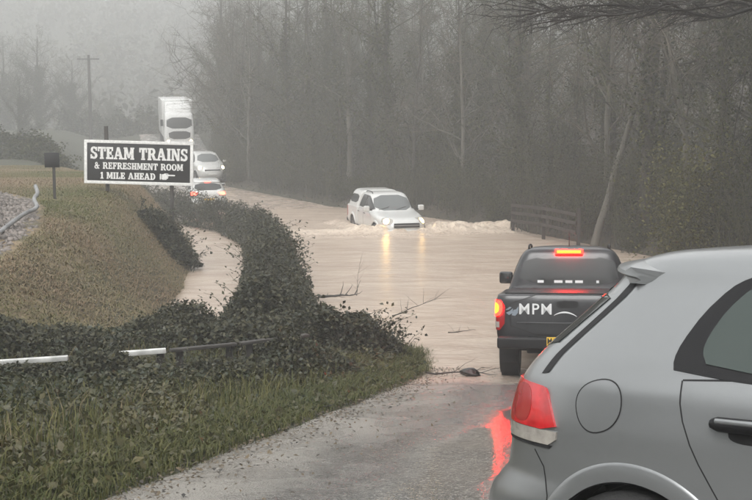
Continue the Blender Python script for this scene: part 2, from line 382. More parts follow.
rgm = N(n, 'ShaderNodeMix'); rgm.data_type = 'FLOAT'; l.new(film, rgm.inputs[0]); l.new(rg, rgm.inputs[2]); rgm.inputs[3].default_value = 0.07
l.new(rgm.outputs[0], b.inputs['Roughness'])
b.inputs['Specular IOR Level'].default_value = 0.6
inv = N(n, 'ShaderNodeMath', operation='SUBTRACT'); inv.inputs[0].default_value = 1.0; l.new(silt, inv.inputs[1])
hh = N(n, 'ShaderNodeMath', operation='MULTIPLY_ADD'); l.new(agg.outputs['Distance'], hh.inputs[0]); hh.inputs[1].default_value = 0.8
mp = N(n, 'ShaderNodeMapping'); mp.inputs['Scale'].default_value = (16, 30, 16); l.new(ob, mp.inputs['Vector'])
rip = noise_n(n, l, 1.0, 4, mp.outputs[0], 0.5); l.new(rip, hh.inputs[2])
bp = N(n, 'ShaderNodeBump'); bp.inputs['Distance'].default_value = 0.018
st = ramp(n, l, inv.outputs[0], 0, 1, 0.45, 1.0)
stm = N(n, 'ShaderNodeMix'); stm.data_type = 'FLOAT'; l.new(film, stm.inputs[0]); l.new(st, stm.inputs[2]); stm.inputs[3].default_value = 0.09
l.new(stm.outputs[0], bp.inputs['Strength'])
l.new(hh.outputs[0], bp.inputs['Height']); l.new(bp.outputs[0], b.inputs['Normal'])
tag(link('road', me, m), kind='structure')

# ------------------------------------------------------------------ flood water
WP = Vector((0.40, 39.6, 0)); WPH = R(-75)          # the pickup ploughing through, and its heading
wx = axis([(-14, -4.5, 0.35), (-4.5, 8, 0.11), (8, 13, 0.4)])
wy = axis([(14, 20, 0.16), (20, 33, 0.16), (33, 43, 0.10), (43, 58, 0.3)])
X, Y = np.meshgrid(wx, wy)
Z = 0.012 * lumps(X * 5, Y * 7) + 0.008 * lumps(X * 13 + 3, Y * 17)
fx, fy = math.cos(WPH), math.sin(WPH)
lx = (X - WP.x) * fx + (Y - WP.y) * fy; ly = -(X - WP.x) * fy + (Y - WP.y) * fx
turb = lumps(X * 6 + 2, Y * 9) + 0.8 * lumps(X * 14, Y * 15 + 5)
# wave pushed ahead of the bonnet, swept to both sides
front = 2.75 - 0.10 * ly ** 2 * (np.abs(ly) < 2.4) - 0.58 * (np.abs(ly) >= 2.4) - 0.10 * np.maximum(np.abs(ly) - 2.4, 0)
span = np.exp(-(np.maximum(np.abs(ly) - 1.2, 0) / 3.2) ** 2)
wave = np.exp(-((lx - front) / 0.42) ** 2) * span
roll = np.exp(-((lx - front - 0.9) / 0.35) ** 2) * span * 0.4
# surge thrown towards the wood on the right, breaking along its top
y_s = 39.4 - 0.28 * (X - 3.4); surge = np.exp(-((Y - y_s) / 0.38) ** 2) * sstep(1.7, 2.6, X) * (1 - sstep(5.0, 5.5, X))
surge2 = np.exp(-((Y - y_s - 1.0) / 0.7) ** 2) * sstep(1.6, 2.4, X) * (1 - sstep(4.6, 5.4, X))
wash = np.exp(-((Y - 38.0) / 0.8) ** 2) * sstep(-4.0, -2.2, X) * (1 - sstep(4.8, 5.8, X))
Z = Z + wave * (0.17 + 0.15 * turb) + roll * (0.2 + 0.1 * turb) + surge * (0.20 + 0.13 * turb) + surge2 * (0.12 + 0.12 * turb) + wash * (0.05 + 0.12 * turb)
side = np.exp(-((np.abs(ly) - 1.25) / 0.4) ** 2) * (lx > -3.2) * (lx < 2.6); Z = Z + side * (0.10 + 0.10 * turb)
foam = np.clip(wave * 0.9 + surge * 0.75 + surge2 * 0.4 + wash * 0.8 + roll * 0.5 + side * 0.6, 0, 1) * np.clip(0.65 + 0.6 * turb, 0.1, 1)
G = ground(X, Y)
inw = (X > xl(Y)) & (X < xr(Y))
kv = (G < 0.12) | inw
keep = kv[:-1, :-1] | kv[1:, :-1] | kv[:-1, 1:] | kv[1:, 1:]
chop = np.clip(sstep(20, 30, Y) * 0.5 + np.clip(foam, 0, 1), 0, 1)
me = sheet('flood_water', X, Y, Z, keep, {'foam': foam, 'chop': chop})
m, n, l = nodes_of('muddy_flood_water'); b = n['Principled BSDF']
tc = N(n, 'ShaderNodeTexCoord'); ob = tc.outputs['Object']
fa = N(n, 'ShaderNodeAttribute', attribute_name='foam'); ca = N(n, 'ShaderNodeAttribute', attribute_name='chop')
mp = N(n, 'ShaderNodeMapping'); mp.inputs['Scale'].default_value = (0.5, 1.6, 1); l.new(ob, mp.inputs['Vector'])
s1 = noise_n(n, l, 1.0, 7, mp.outputs[0], 1.2)
base = mixc(n, l, ramp(n, l, s1, 0.32, 0.68), (0.42, 0.328, 0.258), (0.53, 0.432, 0.35))
fn = noise_n(n, l, 9, 7, ob, 0.6)
ff = N(n, 'ShaderNodeMath', operation='MULTIPLY'); l.new(fa.outputs['Fac'], ff.inputs[0]); l.new(ramp(n, l, fn, 0.3, 0.62), ff.inputs[1])
base = mixc(n, l, ff.outputs[0], base, (0.72, 0.62, 0.5)); l.new(base, b.inputs['Base Color'])
l.new(ramp(n, l, ff.outputs[0], 0, 1, 0.27, 0.6), b.inputs['Roughness'])
b.inputs['IOR'].default_value = 1.33
mp2 = N(n, 'ShaderNodeMapping'); mp2.inputs['Scale'].default_value = (3.0, 7.0, 3); l.new(ob, mp2.inputs['Vector'])
w1 = noise_n(n, l, 1.0, 5, mp2.outputs[0], 0.8)
drops = N(n, 'ShaderNodeTexVoronoi'); drops.inputs['Scale'].default_value = 9; l.new(ob, drops.inputs['Vector'])
hh = N(n, 'ShaderNodeMath', operation='MULTIPLY_ADD'); l.new(drops.outputs['Distance'], hh.inputs[0]); hh.inputs[1].default_value = 0.25; l.new(w1, hh.inputs[2])
bp = N(n, 'ShaderNodeBump'); bp.inputs['Distance'].default_value = 0.05
l.new(ramp(n, l, ca.outputs['Fac'], 0, 1, 0.38, 1.0), bp.inputs['Strength'])
l.new(hh.outputs[0], bp.inputs['Height']); l.new(bp.outputs[0], b.inputs['Normal'])
M['water'] = m
fw_ = tag(link('flood_water', me, m), kind='structure'); fw_.location.z = -0.09

# ------------------------------------------------------------------ solid helpers for cars and signs
def bm_obj(name, bm, mt, parent=None, smooth=None):
    me = bpy.data.meshes.new(name); bm.to_mesh(me); bm.free()
    if smooth is not None:
        me.polygons.foreach_set('use_smooth', np.ones(len(me.polygons), bool)); me.set_sharp_from_angle(angle=R(smooth))
    return link(name, me, mt, parent)
def box(name, c, s, mt, parent=None, bev=0.0, rot=None, seg=2):
    bm = bmesh.new(); bmesh.ops.create_cube(bm, size=1.0)
    bmesh.ops.scale(bm, vec=s, verts=bm.verts)
    if bev: bmesh.ops.bevel(bm, geom=bm.edges, offset=bev, segments=seg, affect='EDGES', profile=0.6)
    if rot is not None: bmesh.ops.rotate(bm, cent=(0, 0, 0), matrix=rot, verts=bm.verts)
    bmesh.ops.translate(bm, vec=c, verts=bm.verts)
    return bm_obj(name, bm, mt, parent, 35 if bev else None)
def tube_obj(name, P, rad, mt, parent=None, sides=8):
    bf = Buf(); bf.tube(P, rad, sides); 
    return link(name, bf.mesh(name, mt, True), None, parent)
def poly_obj(name, polys, mt, parent=None, frame=None, off=0.0, thick=0.0):
    """flat polygons (each a 2D list) laid on a frame (origin, ux, uy, normal)"""
    o, ux, uy, nn = frame; bm = bmesh.new()
    for k, p in enumerate(polys):
        d = off + 0.00005 * k
        vs = [bm.verts.new(o + ux * a + uy * b_ + nn * d) for a, b_ in p]
        f = bm.faces.new(vs)
        f.normal_update()
        if f.normal.dot(nn) < 0: f.normal_flip()
    bmesh.ops.triangulate(bm, faces=bm.faces[:])
    return bm_obj(name, bm, mt, parent)

def catmull(T, sub=4):
    T = np.asarray(T, float); out = []
    for i in range(len(T) - 1):
        p0, p1, p2, p3 = T[max(i - 1, 0)], T[i], T[i + 1], T[min(i + 2, len(T) - 1)]
        for k in range(sub):
            t = k / sub
            # Hermite with mild tension keeps the creases from overshooting
            m1, m2 = (p2 - p0) * 0.38, (p3 - p1) * 0.38
            h = (2*t**3 - 3*t**2 + 1) * p1 + (t**3 - 2*t**2 + t) * m1 + (-2*t**3 + 3*t**2) * p2 + (t**3 - t**2) * m2
            out.append(h)
    out.append(T[-1]); return np.array(out)

class Body:
    """A car shell stacked from horizontal slices: rows of (z, rear x, front x, half width)."""
    def __init__(s, rows, nr=6.0, nf=4.5, xc=-0.1, N_=64, sub=4, taper=0.05):
        T = catmull(rows, sub); loops = []
        th = np.linspace(math.pi, 0, 1200)
        for z, xa, xb, w_ in T:
            x_c = min(max(xc, xa + 0.05), xb - 0.05)
            c_, s_ = np.cos(th), np.sin(th)
            ne = np.where(c_ < 0, nr, nf)
            xx = np.where(c_ < 0, x_c - (x_c - xa) * np.abs(c_) ** (2 / ne), x_c + (xb - x_c) * np.abs(c_) ** (2 / ne))
            yy = w_ * np.abs(s_) ** (2 / ne)
            tq = np.clip((xx - x_c) / 2.2, -1, 1); yy = yy * (1 - taper * tq ** 2)
            dl_ = np.concatenate([[0], np.cumsum(np.hypot(np.diff(xx), np.diff(yy)))])
            u = np.linspace(0, dl_[-1], N_)
            hx, hy = np.interp(u, dl_, xx), np.interp(u, dl_, yy)
            hy[0] = hy[-1] = 0
            loops.append(np.stack([np.concatenate([hx, hx[-2:0:-1]]), np.concatenate([hy, -hy[-2:0:-1]]), np.full(2 * N_ - 2, z)], 1))
        bm = bmesh.new(); L = []
        for lp in loops: L.append([bm.verts.new(p) for p in lp])
        k = len(L[0])
        for a, b_ in zip(L[:-1], L[1:]):
            for i in range(k):
                j = (i + 1) % k; bm.faces.new((a[i], b_[i], b_[j], a[j]))
        bm.faces.new(L[0]); bm.faces.new(L[-1][::-1])
        bmesh.ops.recalc_face_normals(bm, faces=bm.faces[:])
        s.bm = bm; s.bvh = BVHTree.FromBMesh(bm)
    def finish(s, name, mt, parent, arches=(), ra=0.36, depth=0.26, halfw=0.9, zc=0.31):
        me = bpy.data.meshes.new(name); s.bm.to_mesh(me)
        o = bpy.data.objects.new('tmp_body', me); COL.objects.link(o); cut = []
        for ax in arches:
            for sd in (-1, 1):
                cb = bmesh.new(); bmesh.ops.create_cone(cb, cap_ends=True, segments=48, radius1=ra, radius2=ra, depth=depth * 2,
                                                       matrix=Matrix.Translation((ax, sd * (halfw + 0.02), zc)) @ Matrix.Rotation(R(90), 4, 'X'))
                cm = bpy.data.meshes.new('cut'); cb.to_mesh(cm); cb.free()
                co = bpy.data.objects.new('cut', cm); COL.objects.link(co); cut.append(co)
                md = o.modifiers.new('b', 'BOOLEAN'); md.object = co; md.operation = 'DIFFERENCE'; md.solver = 'EXACT'
        dg = bpy.context.evaluated_depsgraph_get(); dg.update()
        nm = bpy.data.meshes.new_from_object(o.evaluated_get(dg)); nm.name = name
        for q in cut + [o]: bpy.data.objects.remove(q)
        nm.polygons.foreach_set('use_smooth', np.ones(len(nm.polygons), bool)); nm.set_sharp_from_angle(angle=R(38))
        nm.materials.clear()
        return link(name, nm, mt, parent)
    def hit(s, o, d):
        r = s.bvh.ray_cast(Vector(o), Vector(d)); return (r[0], r[1]) if r[0] is not None else (None, None)
    def caster(s, view, ang=0.0):
        """view 'R','L','B','F' or a plan angle for corner pieces; maps (a, z) -> hit"""
        if view == 'L': return lambda a, z: s.hit((a, 3, z), (0, -1, 0))
        if view == 'R': return lambda a, z: s.hit((a, -3, z), (0, 1, 0))
        if view == 'B': return lambda a, z: s.hit((-5, a, z), (1, 0, 0))
        if view == 'F': return lambda a, z: s.hit((5, a, z), (-1, 0, 0))
        if view == 'T': return lambda a, z: s.hit((a, z, 4), (0, 0, -1))
        ox, oy, dx, dy = view        # corner: origin point, inward direction; a runs along the perpendicular
        L = math.hypot(dx, dy); dx, dy = dx / L, dy / L; px_, py_ = -dy, dx
        return lambda a, z: s.hit((ox - dx * 3 + px_ * a, oy - dy * 3 + py_ * a, z), (dx, dy, 0))
    def patch(s, name, pts, view, mt, parent, off=0.004, rings=7, step=0.035, skirt=0.012, closed_smooth=0):
        cast = s.caster(view); P = []
        for i in range(len(pts)):
            a, b_ = np.array(pts[i], float), np.array(pts[(i + 1) % len(pts)], float)
            k = max(1, int(np.linalg.norm(b_ - a) / step))
            for t in range(k): P.append(a + (b_ - a) * t / k)
        P = np.array(P); c_ = P.mean(0); bm = bmesh.new(); loops = []
        for r in range(rings):
            f = 1 - r / rings; row = []
            for p in P:
                q = c_ + (p - c_) * f
                h, nrm = cast(*q)
                row.append(None if h is None else h + nrm * off)
            loops.append(row)
        h, nrm = cast(*c_)
        if h is None: raise RuntimeError('patch missed ' + name)
        base = []
        for p in P:
            hh_, nn_ = cast(*p); base.append(None if hh_ is None else hh_ - nn_ * skirt)
        allr = [base] + loops; vs = []
        for row in allr:
            last = next(x for x in row if x is not None); rr = []
            for x in row:
                if x is None: x = last
                last = x; rr.append(bm.verts.new(x))
            vs.append(rr)
        k = len(P)
        for a, b_ in zip(vs[:-1], vs[1:]):
            for i in range(k):
                j = (i + 1) % k; bm.faces.new((a[i], a[j], b_[j], b_[i]))
        cv = bm.verts.new(h + nrm * off)
        for i in range(k): bm.faces.new((vs[-1][i], vs[-1][(i + 1) % k], cv))
        bmesh.ops.recalc_face_normals(bm, faces=bm.faces[:])
        return bm_obj(name, bm, mt, parent, 40)
    def ribbon(s, name, pts, view, mt, parent, wd=0.008, off=0.0015, step=0.02, closed=False):
        cast = s.caster(view); P = []; pts = [np.array(p, float) for p in pts]
        if closed: pts = pts + [pts[0]]
        for a, b_ in zip(pts[:-1], pts[1:]):
            k = max(1, int(np.linalg.norm(b_ - a) / step))
            for t in range(k): P.append(a + (b_ - a) * t / k)
        P.append(pts[-1]); P = np.array(P); T = np.gradient(P, axis=0); T /= np.linalg.norm(T, axis=1, keepdims=True) + 1e-9
        Nn = np.stack([-T[:, 1], T[:, 0]], 1); bm = bmesh.new(); prev = None
        for p, q in zip(P, Nn):
            h1, n1_ = cast(*(p - q * wd / 2)); h2, n2_ = cast(*(p + q * wd / 2))
            if h1 is None or h2 is None: prev = None; continue
            cur = (bm.verts.new(h1 + n1_ * off), bm.verts.new(h2 + n2_ * off))
            if prev: bm.faces.new((prev[0], prev[1], cur[1], cur[0]))
            prev = cur
        return bm_obj(name, bm, mt, parent, 60)

def ell(cx, cz, rx, rz, n_=28, tilt=0.0, p=2.0):
    out = []
    for i in range(n_):
        a = i * 2 * math.pi / n_
        u, v = math.copysign(abs(math.cos(a)) ** (2 / p), math.cos(a)) * rx, math.copysign(abs(math.sin(a)) ** (2 / p), math.sin(a)) * rz
        out.append((cx + u * math.cos(tilt) - v * math.sin(tilt), cz + u * math.sin(tilt) + v * math.cos(tilt)))
    return out
def smooth_poly(pts, n_=4):
    """rounded corners by Chaikin cutting"""
    P = [np.array(p, float) for p in pts]
    for _ in range(n_ - 2):
        Q = []
        for a, b_ in zip(P, P[1:] + P[:1]): Q += [a * 0.78 + b_ * 0.22, a * 0.22 + b_ * 0.78]
        P = Q
    return [tuple(p) for p in P]
def lathe_y(name, prof, mt, parent, loc=(0, 0, 0), seg=36):
    """profile of (radius, y) turned about the y axis"""
    bm = bmesh.new(); L = []
    for i in range(seg):
        a = i * 2 * math.pi / seg
        L.append([bm.verts.new((loc[0] + r * math.cos(a), loc[1] + y, loc[2] + r * math.sin(a))) for r, y in prof])
    for i in range(seg):
        A, B_ = L[i], L[(i + 1) % seg]
        for k in range(len(prof) - 1): bm.faces.new((A[k], A[k + 1], B_[k + 1], B_[k]))
    bmesh.ops.recalc_face_normals(bm, faces=bm.faces[:])
    return bm_obj(name, bm, mt, parent, 40)
def wheel(parent, x, y, z, r, wd, rim_mt):
    s_ = 1 if y > 0 else -1; h = wd / 2
    t = lathe_y('wheel', [(r * 0.60, -h * 0.9), (r * 0.70, -h), (r * 0.93, -h), (r, -h * 0.75), (r, h * 0.75), (r * 0.93, h), (r * 0.70, h), (r * 0.60, h * 0.9)],
                M['tyre'], parent, (x, y, z))
    bm = bmesh.new(); yo = y + s_ * h * 0.55
    def quadbar(a0, wi, wo):
        d = Vector((math.cos(a0), 0, math.sin(a0))); q = Vector((-math.sin(a0), 0, math.cos(a0)))
        c = Vector((x, yo, z))
        v = [bm.verts.new(c + d * rr * r + q * ww + Vector((0, s_ * dy, 0))) for rr, ww, dy in ((0.12, wi, .012), (0.12, -wi, .012), (0.59, -wo, 0), (0.59, wo, 0))]
        v2 = [bm.verts.new(p.co - Vector((0, s_ * 0.03, 0))) for p in v]
        bm.faces.new(v)
        for i in range(4): bm.faces.new((v[i], v[(i + 1) % 4], v2[(i + 1) % 4], v2[i]))
    for i in range(5): quadbar(i * 2 * math.pi / 5 + 0.3, r * 0.11, r * 0.075)
    bmesh.ops.recalc_face_normals(bm, faces=bm.faces[:])
    bm_obj('rim_spokes', bm, rim_mt, t, 30)
    lathe_y('rim', [(0.0, s_ * h * 0.5), (r * 0.13, s_ * h * 0.5), (r * 0.14, s_ * h * 0.3), (r * 0.56, s_ * h * 0.1), (r * 0.57, s_ * h * 0.7), (r * 0.62, s_ * h * 0.86)],
            rim_mt, t, (x, y, z))
    return t
def liner(parent, x, sd, zc, ra, halfw, depth):
    y1, y0 = sd * (halfw - 0.015), sd * (halfw - depth + 0.03)
    return lathe_y('wheel_liner', [(ra - 0.004, y1), (ra - 0.004, y0), (0.05, y0)], M['black_plastic'], parent, (x, 0, zc))
def settle(o, x, y, phi, dz=0.0, tilt=True):
    """stand a vehicle on the sloping road, nose along phi"""
    e = 1.2; z0 = float(zroad(np.array([y]))[0]); zy = (float(zroad(np.array([y + e]))[0]) - float(zroad(np.array([y - e]))[0])) / (2 * e)
    nrm = Vector((0, -zy, 1)).normalized() if tilt else Vector((0, 0, 1))
    f = Vector((math.cos(phi), math.sin(phi), 0)); f = (f - nrm * f.dot(nrm)).normalized(); lft = nrm.cross(f)
    mtx = Matrix((f, lft, nrm)).transposed()
    o.location = (x, y, z0 + 0.035 + dz); o.rotation_euler = mtx.to_euler()

def text_mesh(txt, size, bold=0.0, extrude=0.0):
    cu = bpy.data.curves.new('t', 'FONT'); cu.body = txt; cu.size = size; cu.offset = bold; cu.extrude = extrude; cu.align_x = 'CENTER'; cu.align_y = 'CENTER'
    cu.resolution_u = 3; cu.space_character = 1.14
    o = bpy.data.objects.new('t', cu); COL.objects.link(o)
    dg = bpy.context.evaluated_depsgraph_get(); dg.update()
    me = bpy.data.meshes.new_from_object(o.evaluated_get(dg)); bpy.data.objects.remove(o); me.materials.clear()
    return me
def text_on(name, txt, size, mt, parent, origin, ux, uy, bold=0.0, sx_=1.0):
    me = text_mesh(txt, size, bold); me.name = name; nn = ux.cross(uy)
    for v in me.vertices: c_ = v.co.copy(); v.co = origin + ux * c_.x * sx_ + uy * c_.y
    me.update(); return link(name, me, mt, parent)

# ------------------------------------------------------------------ hatchbacks and other cars
GOLF = [(0.19, -1.88, 1.96, 0.78), (0.24, -1.99, 2.05, 0.84), (0.34, -2.06, 2.12, 0.872), (0.45, -2.085, 2.15, 0.887), (0.52, -2.065, 2.15, 0.892),
        (0.575, -2.02, 2.14, 0.893), (0.62, -1.982, 2.12, 0.893), (0.69, -1.972, 2.08, 0.892), (0.74, -1.970, 2.04, 0.890), (0.82, -1.965, 1.98, 0.888), (0.90, -1.945, 1.75, 0.880), (0.965, -1.92, 1.42, 0.866),
        (1.02, -1.885, 1.14, 0.838), (1.07, -1.84, 1.00, 0.812), (1.15, -1.755, 0.84, 0.768), (1.24, -1.66, 0.64, 0.718), (1.32, -1.58, 0.46, 0.672),
        (1.375, -1.535, 0.30, 0.645), (1.415, -1.48, 0.15, 0.612), (1.445, -1.36, -0.02, 0.555), (1.465, -1.10, -0.2, 0.45), (1.476, -0.85, -0.40, 0.26), (1.479, -0.66, -0.56, 0.05)]
def hatchback(label, paint, wk=1.0, lit_rear=False, lit_front=False, detail=True, name='hatchback_car', plate='', group=None, stretch=(1, 1, 1), rowmod=None):
    root = empty(name); tag(root, label, 'car', group)
    rows = [(z * stretch[2], a * stretch[0], b_ * stretch[0], w_ * stretch[1]) for z, a, b_, w_ in (rowmod or GOLF)]
    kx, ky, kz = stretch
    B = Body(rows, nr=5.6, nf=4.0, N_=90)
    ax = (-1.29 * kx, 1.29 * kx); zc, ra = 0.312 * kz, 0.352
    B.finish('body', paint, root, ax, ra=ra, depth=0.27, halfw=0.89 * ky, zc=zc)
    sc2 = lambda pts: [(a * kx, b_ * kz) for a, b_ in pts]
    for sd, view in ((1, 'L'), (-1, 'R')):
        rear_door = smooth_poly([(-1.125, 1.045), (-1.115, 0.92), (-1.065, 0.79), (-0.975, 0.65), (-0.89, 0.52), (-0.84, 0.30), (-0.225, 0.30), (-0.225, 0.985)], 3)
        front_door = smooth_poly([(-0.215, 0.985), (-0.215, 0.30), (0.80, 0.30), (0.865, 0.55), (0.855, 0.93)], 3)
        for pts in (rear_door, front_door):
            B.ribbon('door_seam', sc2(pts), view, M['seam'], root, 0.008, 0.0012, closed=True)
            cx_ = np.mean([p[0] for p in pts]); cz_ = np.mean([p[1] for p in pts])
            d = B.patch('door', sc2([(cx_ + (a - cx_) * 0.992, cz_ + (b_ - cz_) * 0.992) for a, b_ in pts]), view, paint, root, 0.0022, rings=12, step=0.03, skirt=0.004)
            hx = -1.00 if pts is rear_door else -0.10
            if not detail: continue
            # pull handle: dark recess, bar proud of it
            B.patch('handle_recess', sc2(ell(hx + 0.125, 0.868, 0.075, 0.028, 24, 0, 2.6)), view, M['seam'], d, 0.003, 3, 0.02, 0.002)
            hb = Buf(); P = []
            for t in np.linspace(0, 1, 12):
                h, nn_ = B.caster(view)((hx + 0.25 * t) * kx, (0.895 + 0.004 * t) * kz)
                P.append(h + nn_ * (0.004 + 0.030 * math.sin(math.pi * min(max(t, 0.04), 0.96)) ** 0.5))
            hb.tube(P, [0.016] + [0.024] * 10 + [0.016], 8); link('door_handle', hb.mesh('door_handle', M['black_plastic'], True), None, d)
            hb = Buf(); hb.tube([Vector(p) + Vector((0, sd * 0.016, 0.012)) for p in P[1:-1]], 0.010, 6); link('handle_trim', hb.mesh('handle_trim', paint, True), None, d)
        rear_frame = [(-1.160, 1.038), (-1.170, 1.08), (-1.155, 1.135), (-1.10, 1.235), (-1.025, 1.32), (-0.97, 1.352), (-0.88, 1.378), (-0.55, 1.395), (-0.20, 1.397), (-0.20, 0.985)]
        rear_pane = [(-1.045, 1.062), (-1.075, 1.11), (-1.062, 1.165), (-1.02, 1.245), (-0.95, 1.322), (-0.86, 1.352), (-0.55, 1.358), (-0.27, 1.362), (-0.27, 1.015)]
        front_frame = [(-0.19, 0.985), (-0.19, 1.397), (0.02, 1.378), (0.30, 1.29), (0.62, 1.12), (0.86, 0.965)]
        front_pane = [(-0.13, 1.015), (-0.13, 1.355), (0.02, 1.335), (0.27, 1.255), (0.56, 1.10), (0.70, 1.0)]
        for fr, pn in ((rear_frame, rear_pane), (front_frame, front_pane)):
            f = B.patch('window_frame', sc2(smooth_poly(fr, 3)), view, M['black_plastic'], root, 0.003, rings=10, step=0.025)
            B.patch('window', sc2(smooth_poly(pn, 3)), view, M['glass'] if sd == 1 or not detail else M['glass_green'], f, 0.0065, rings=10, step=0.025, skirt=0.002)
        for x_ in ax:
            liner(root, x_, sd, zc, ra, 0.89 * ky, 0.27)
            # rolled lip round the opening
            bm = bmesh.new(); prev = None
            for i in range(61):
                a = R(-12 + 204 * i / 60); ring = []
                for rr, of in ((ra - 0.004, -0.012), (ra - 0.001, 0.004), (ra + 0.012, 0.006), (ra + 0.05, 0.0055), (ra + 0.062, 0.0025), (ra + 0.066, -0.004)):
                    h, nn_ = B.caster(view)(x_ + rr * math.cos(a), zc + rr * math.sin(a))
                    if h is None: ring = None; break
                    ring.append(bm.verts.new(h + nn_ * of))
                if ring and prev:
                    for q in range(5): bm.faces.new((prev[q], prev[q + 1], ring[q + 1], ring[q]))
                prev = ring
            bmesh.ops.recalc_face_normals(bm, faces=bm.faces[:])
            bm_obj('wheel_arch', bm, paint, root, 50)
            wheel(root, x_, sd * (0.775 * ky), 0.315, 0.315, 0.215, M['rim'])
        # door mirror
        mr = box('door_mirror', (0.78 * kx, sd * 0.97 * ky, 1.03 * kz), (0.11, 0.20, 0.14), paint, root, 0.045, seg=4)
        box('mirror_glass', (0.722 * kx, sd * 0.97 * ky, 1.03 * kz), (0.006, 0.15, 0.10), M['glass'], mr, 0.002)
        # tail lamp wrapped round the corner
        L_ = B.patch('tail_lamp', sc2(smooth_poly([(-1.94, 0.795), (-1.93, 0.935), (-1.89, 0.955), (-1.68, 0.948), (-1.655, 0.935), (-1.625, 0.87), (-1.595, 0.795)], 3)), view, M['brake_far'] if lit_rear else M['lens_red'], root, 0.010, rings=9, step=0.012, skirt=0.02)
        B.patch('reversing_lens', sc2([(-1.95, 0.742), (-1.945, 0.793), (-1.597, 0.793), (-1.60, 0.765), (-1.635, 0.742)]), view, M['lens_clear'], L_, 0.008, rings=6, step=0.012, skirt=0.02)
        if detail:
            B.patch('lamp_reflector', sc2(ell(-1.79, 0.875, 0.06, 0.068, 24, 0, 2.6)), view, M['lens_red_dull'], L_, 0.0115, rings=5, step=0.02, skirt=0.002)
            B.patch('lamp_gasket', sc2([(-1.955, 0.728), (-1.955, 0.740), (-1.62, 0.740), (-1.635, 0.728)]), view, M['seam'], L_, 0.004, rings=4, step=0.012, skirt=0.006)
        # headlamp
        cv = (1.85 * kx, sd * 0.70 * ky, -0.85, -sd * 0.55)
        hq = smooth_poly([(-0.22, 0.70), (-0.24, 0.80), (0.0, 0.835), (0.20, 0.83), (0.22, 0.74), (0.05, 0.685)], 3)
        hl = B.patch('headlight', [(a, b_ * kz) for a, b_ in hq], cv, M['lens_clear'], root, 0.008, rings=7, step=0.03)
        if lit_front:
            B.patch('bulb', [(a, b_ * kz) for a, b_ in ell(0, 0.765, 0.14, 0.075, 20)], cv, M['head_far'], hl, 0.014, rings=5, step=0.03)
    # fuel flap on the right side
    if detail:
        flap = [(-1.425 + (a * (1 + 0.10 * b_ / 0.1)), 0.905 + b_ + 0.10 * a) for a, b_ in ell(0, 0, 0.092, 0.089, 40, 0.2, 2.25)]
        B.ribbon('flap_seam', flap, 'R', M['seam'], root, 0.0055, 0.0014, 0.01, closed=True)
        fl = B.patch('fuel_flap', [(-1.425 + (a + 1.425) * 0.975, 0.905 + (b_ - 0.905) * 0.975) for a, b_ in flap], 'R', paint, root, 0.0022, rings=8, step=0.015, skirt=0.004)
        # bumper joint running from lamp to wheel arch
        for view in 'LR':
            B.ribbon('bumper_seam', [(-1.71, 0.715), (-1.66, 0.66), (-1.635, 0.56), (-1.64, 0.44)], view, M['seam'], root, 0.006, 0.0012)
    # glass front and back, tailgate edge, plates
    ws = [(-0.66 * ky, 1.02 * kz), (-0.50 * ky, 1.395 * kz), (0.50 * ky, 1.395 * kz), (0.66 * ky, 1.02 * kz)]
    B.patch('windscreen', smooth_poly(ws, 3), 'F', M['screen_glass'], root, 0.004, rings=10)
    rw = [(-0.66 * ky, 1.03 * kz), (-0.55 * ky, 1.335 * kz), (0.55 * ky, 1.335 * kz), (0.66 * ky, 1.03 * kz)]
    rg_ = B.patch('rear_window', smooth_poly(rw, 3), 'B', M['glass'], root, 0.004, rings=10)
    if detail:
        for sd in (-1, 1):      # black band where the tailgate glass meets the pillar
            B.ribbon('tailgate_seam', [(sd * 0.735, 0.99), (sd * 0.70, 1.06), (sd * 0.655, 1.16), (sd * 0.605, 1.27), (sd * 0.565, 1.34)], 'B', M['seam'], root, 0.016, 0.002)
    # roof spoiler: a thin wing carrying the roof line past the glass
    bm = bmesh.new(); rows_ = []
    for i in range(25):
        t = -1 + 2 * i / 24; yv = 0.605 * ky * t; ed = 1 - abs(t) ** 6 * 0.12
        zt = (1.432 - 0.050 * abs(t) ** 2.6) * kz
        rows_.append([bm.verts.new(p) for p in ((-1.18 * kx, yv * 0.97, zt - 0.03), (-1.42 * kx, yv, zt + 0.003), (-1.575 * kx * ed, yv, zt - 0.022), (-1.582 * kx * ed, yv, zt - 0.034), (-1.565 * kx * ed, yv, zt - 0.044), (-1.42 * kx, yv, zt - 0.055), (-1.18 * kx, yv * 0.97, zt - 0.07))])
    for a, b_ in zip(rows_[:-1], rows_[1:]):
        for q in range(7): bm.faces.new((a[q], a[(q + 1) % 7], b_[(q + 1) % 7], b_[q]))
    bm.faces.new(rows_[0]); bm.faces.new(rows_[-1][::-1]); bmesh.ops.recalc_face_normals(bm, faces=bm.faces[:])
    sp = bm_obj('spoiler', bm, paint, root, 40)
    box('high_brake_lamp', (-1.578 * kx, 0, 1.400 * kz), (0.012, 0.30, 0.02), M['brake_far'] if lit_rear else M['lens_red_dull'], sp, 0.003)
    pf = box('number_plate', (rows[3][1] - 0.012, 0, 0.62 * kz), (0.012, 0.52, 0.11), M['plate_y'], root, 0.003)
    box('number_plate', (rows[3][2] + 0.006, 0, 0.46 * kz), (0.012, 0.52, 0.11), M['plate_w'], root, 0.003)
    gl = box('grille', (rows[5][2] - 0.035, 0, 0.66 * kz), (0.05, 0.9 * ky, 0.07), M['black_plastic'], root, 0.012)
    return root, B
M['glass_green'] = mat('green_tinted_glass', (0.035, 0.05, 0.044), 0.10, 0.55)

golf, GB = hatchback('grey metallic hatchback turning across the road in the right foreground, red tail lamp unlit', M['golf'], plate='')
GX, GY, GPH = 2.40, 3.20, R(-40)
settle(golf, GX, GY, GPH)

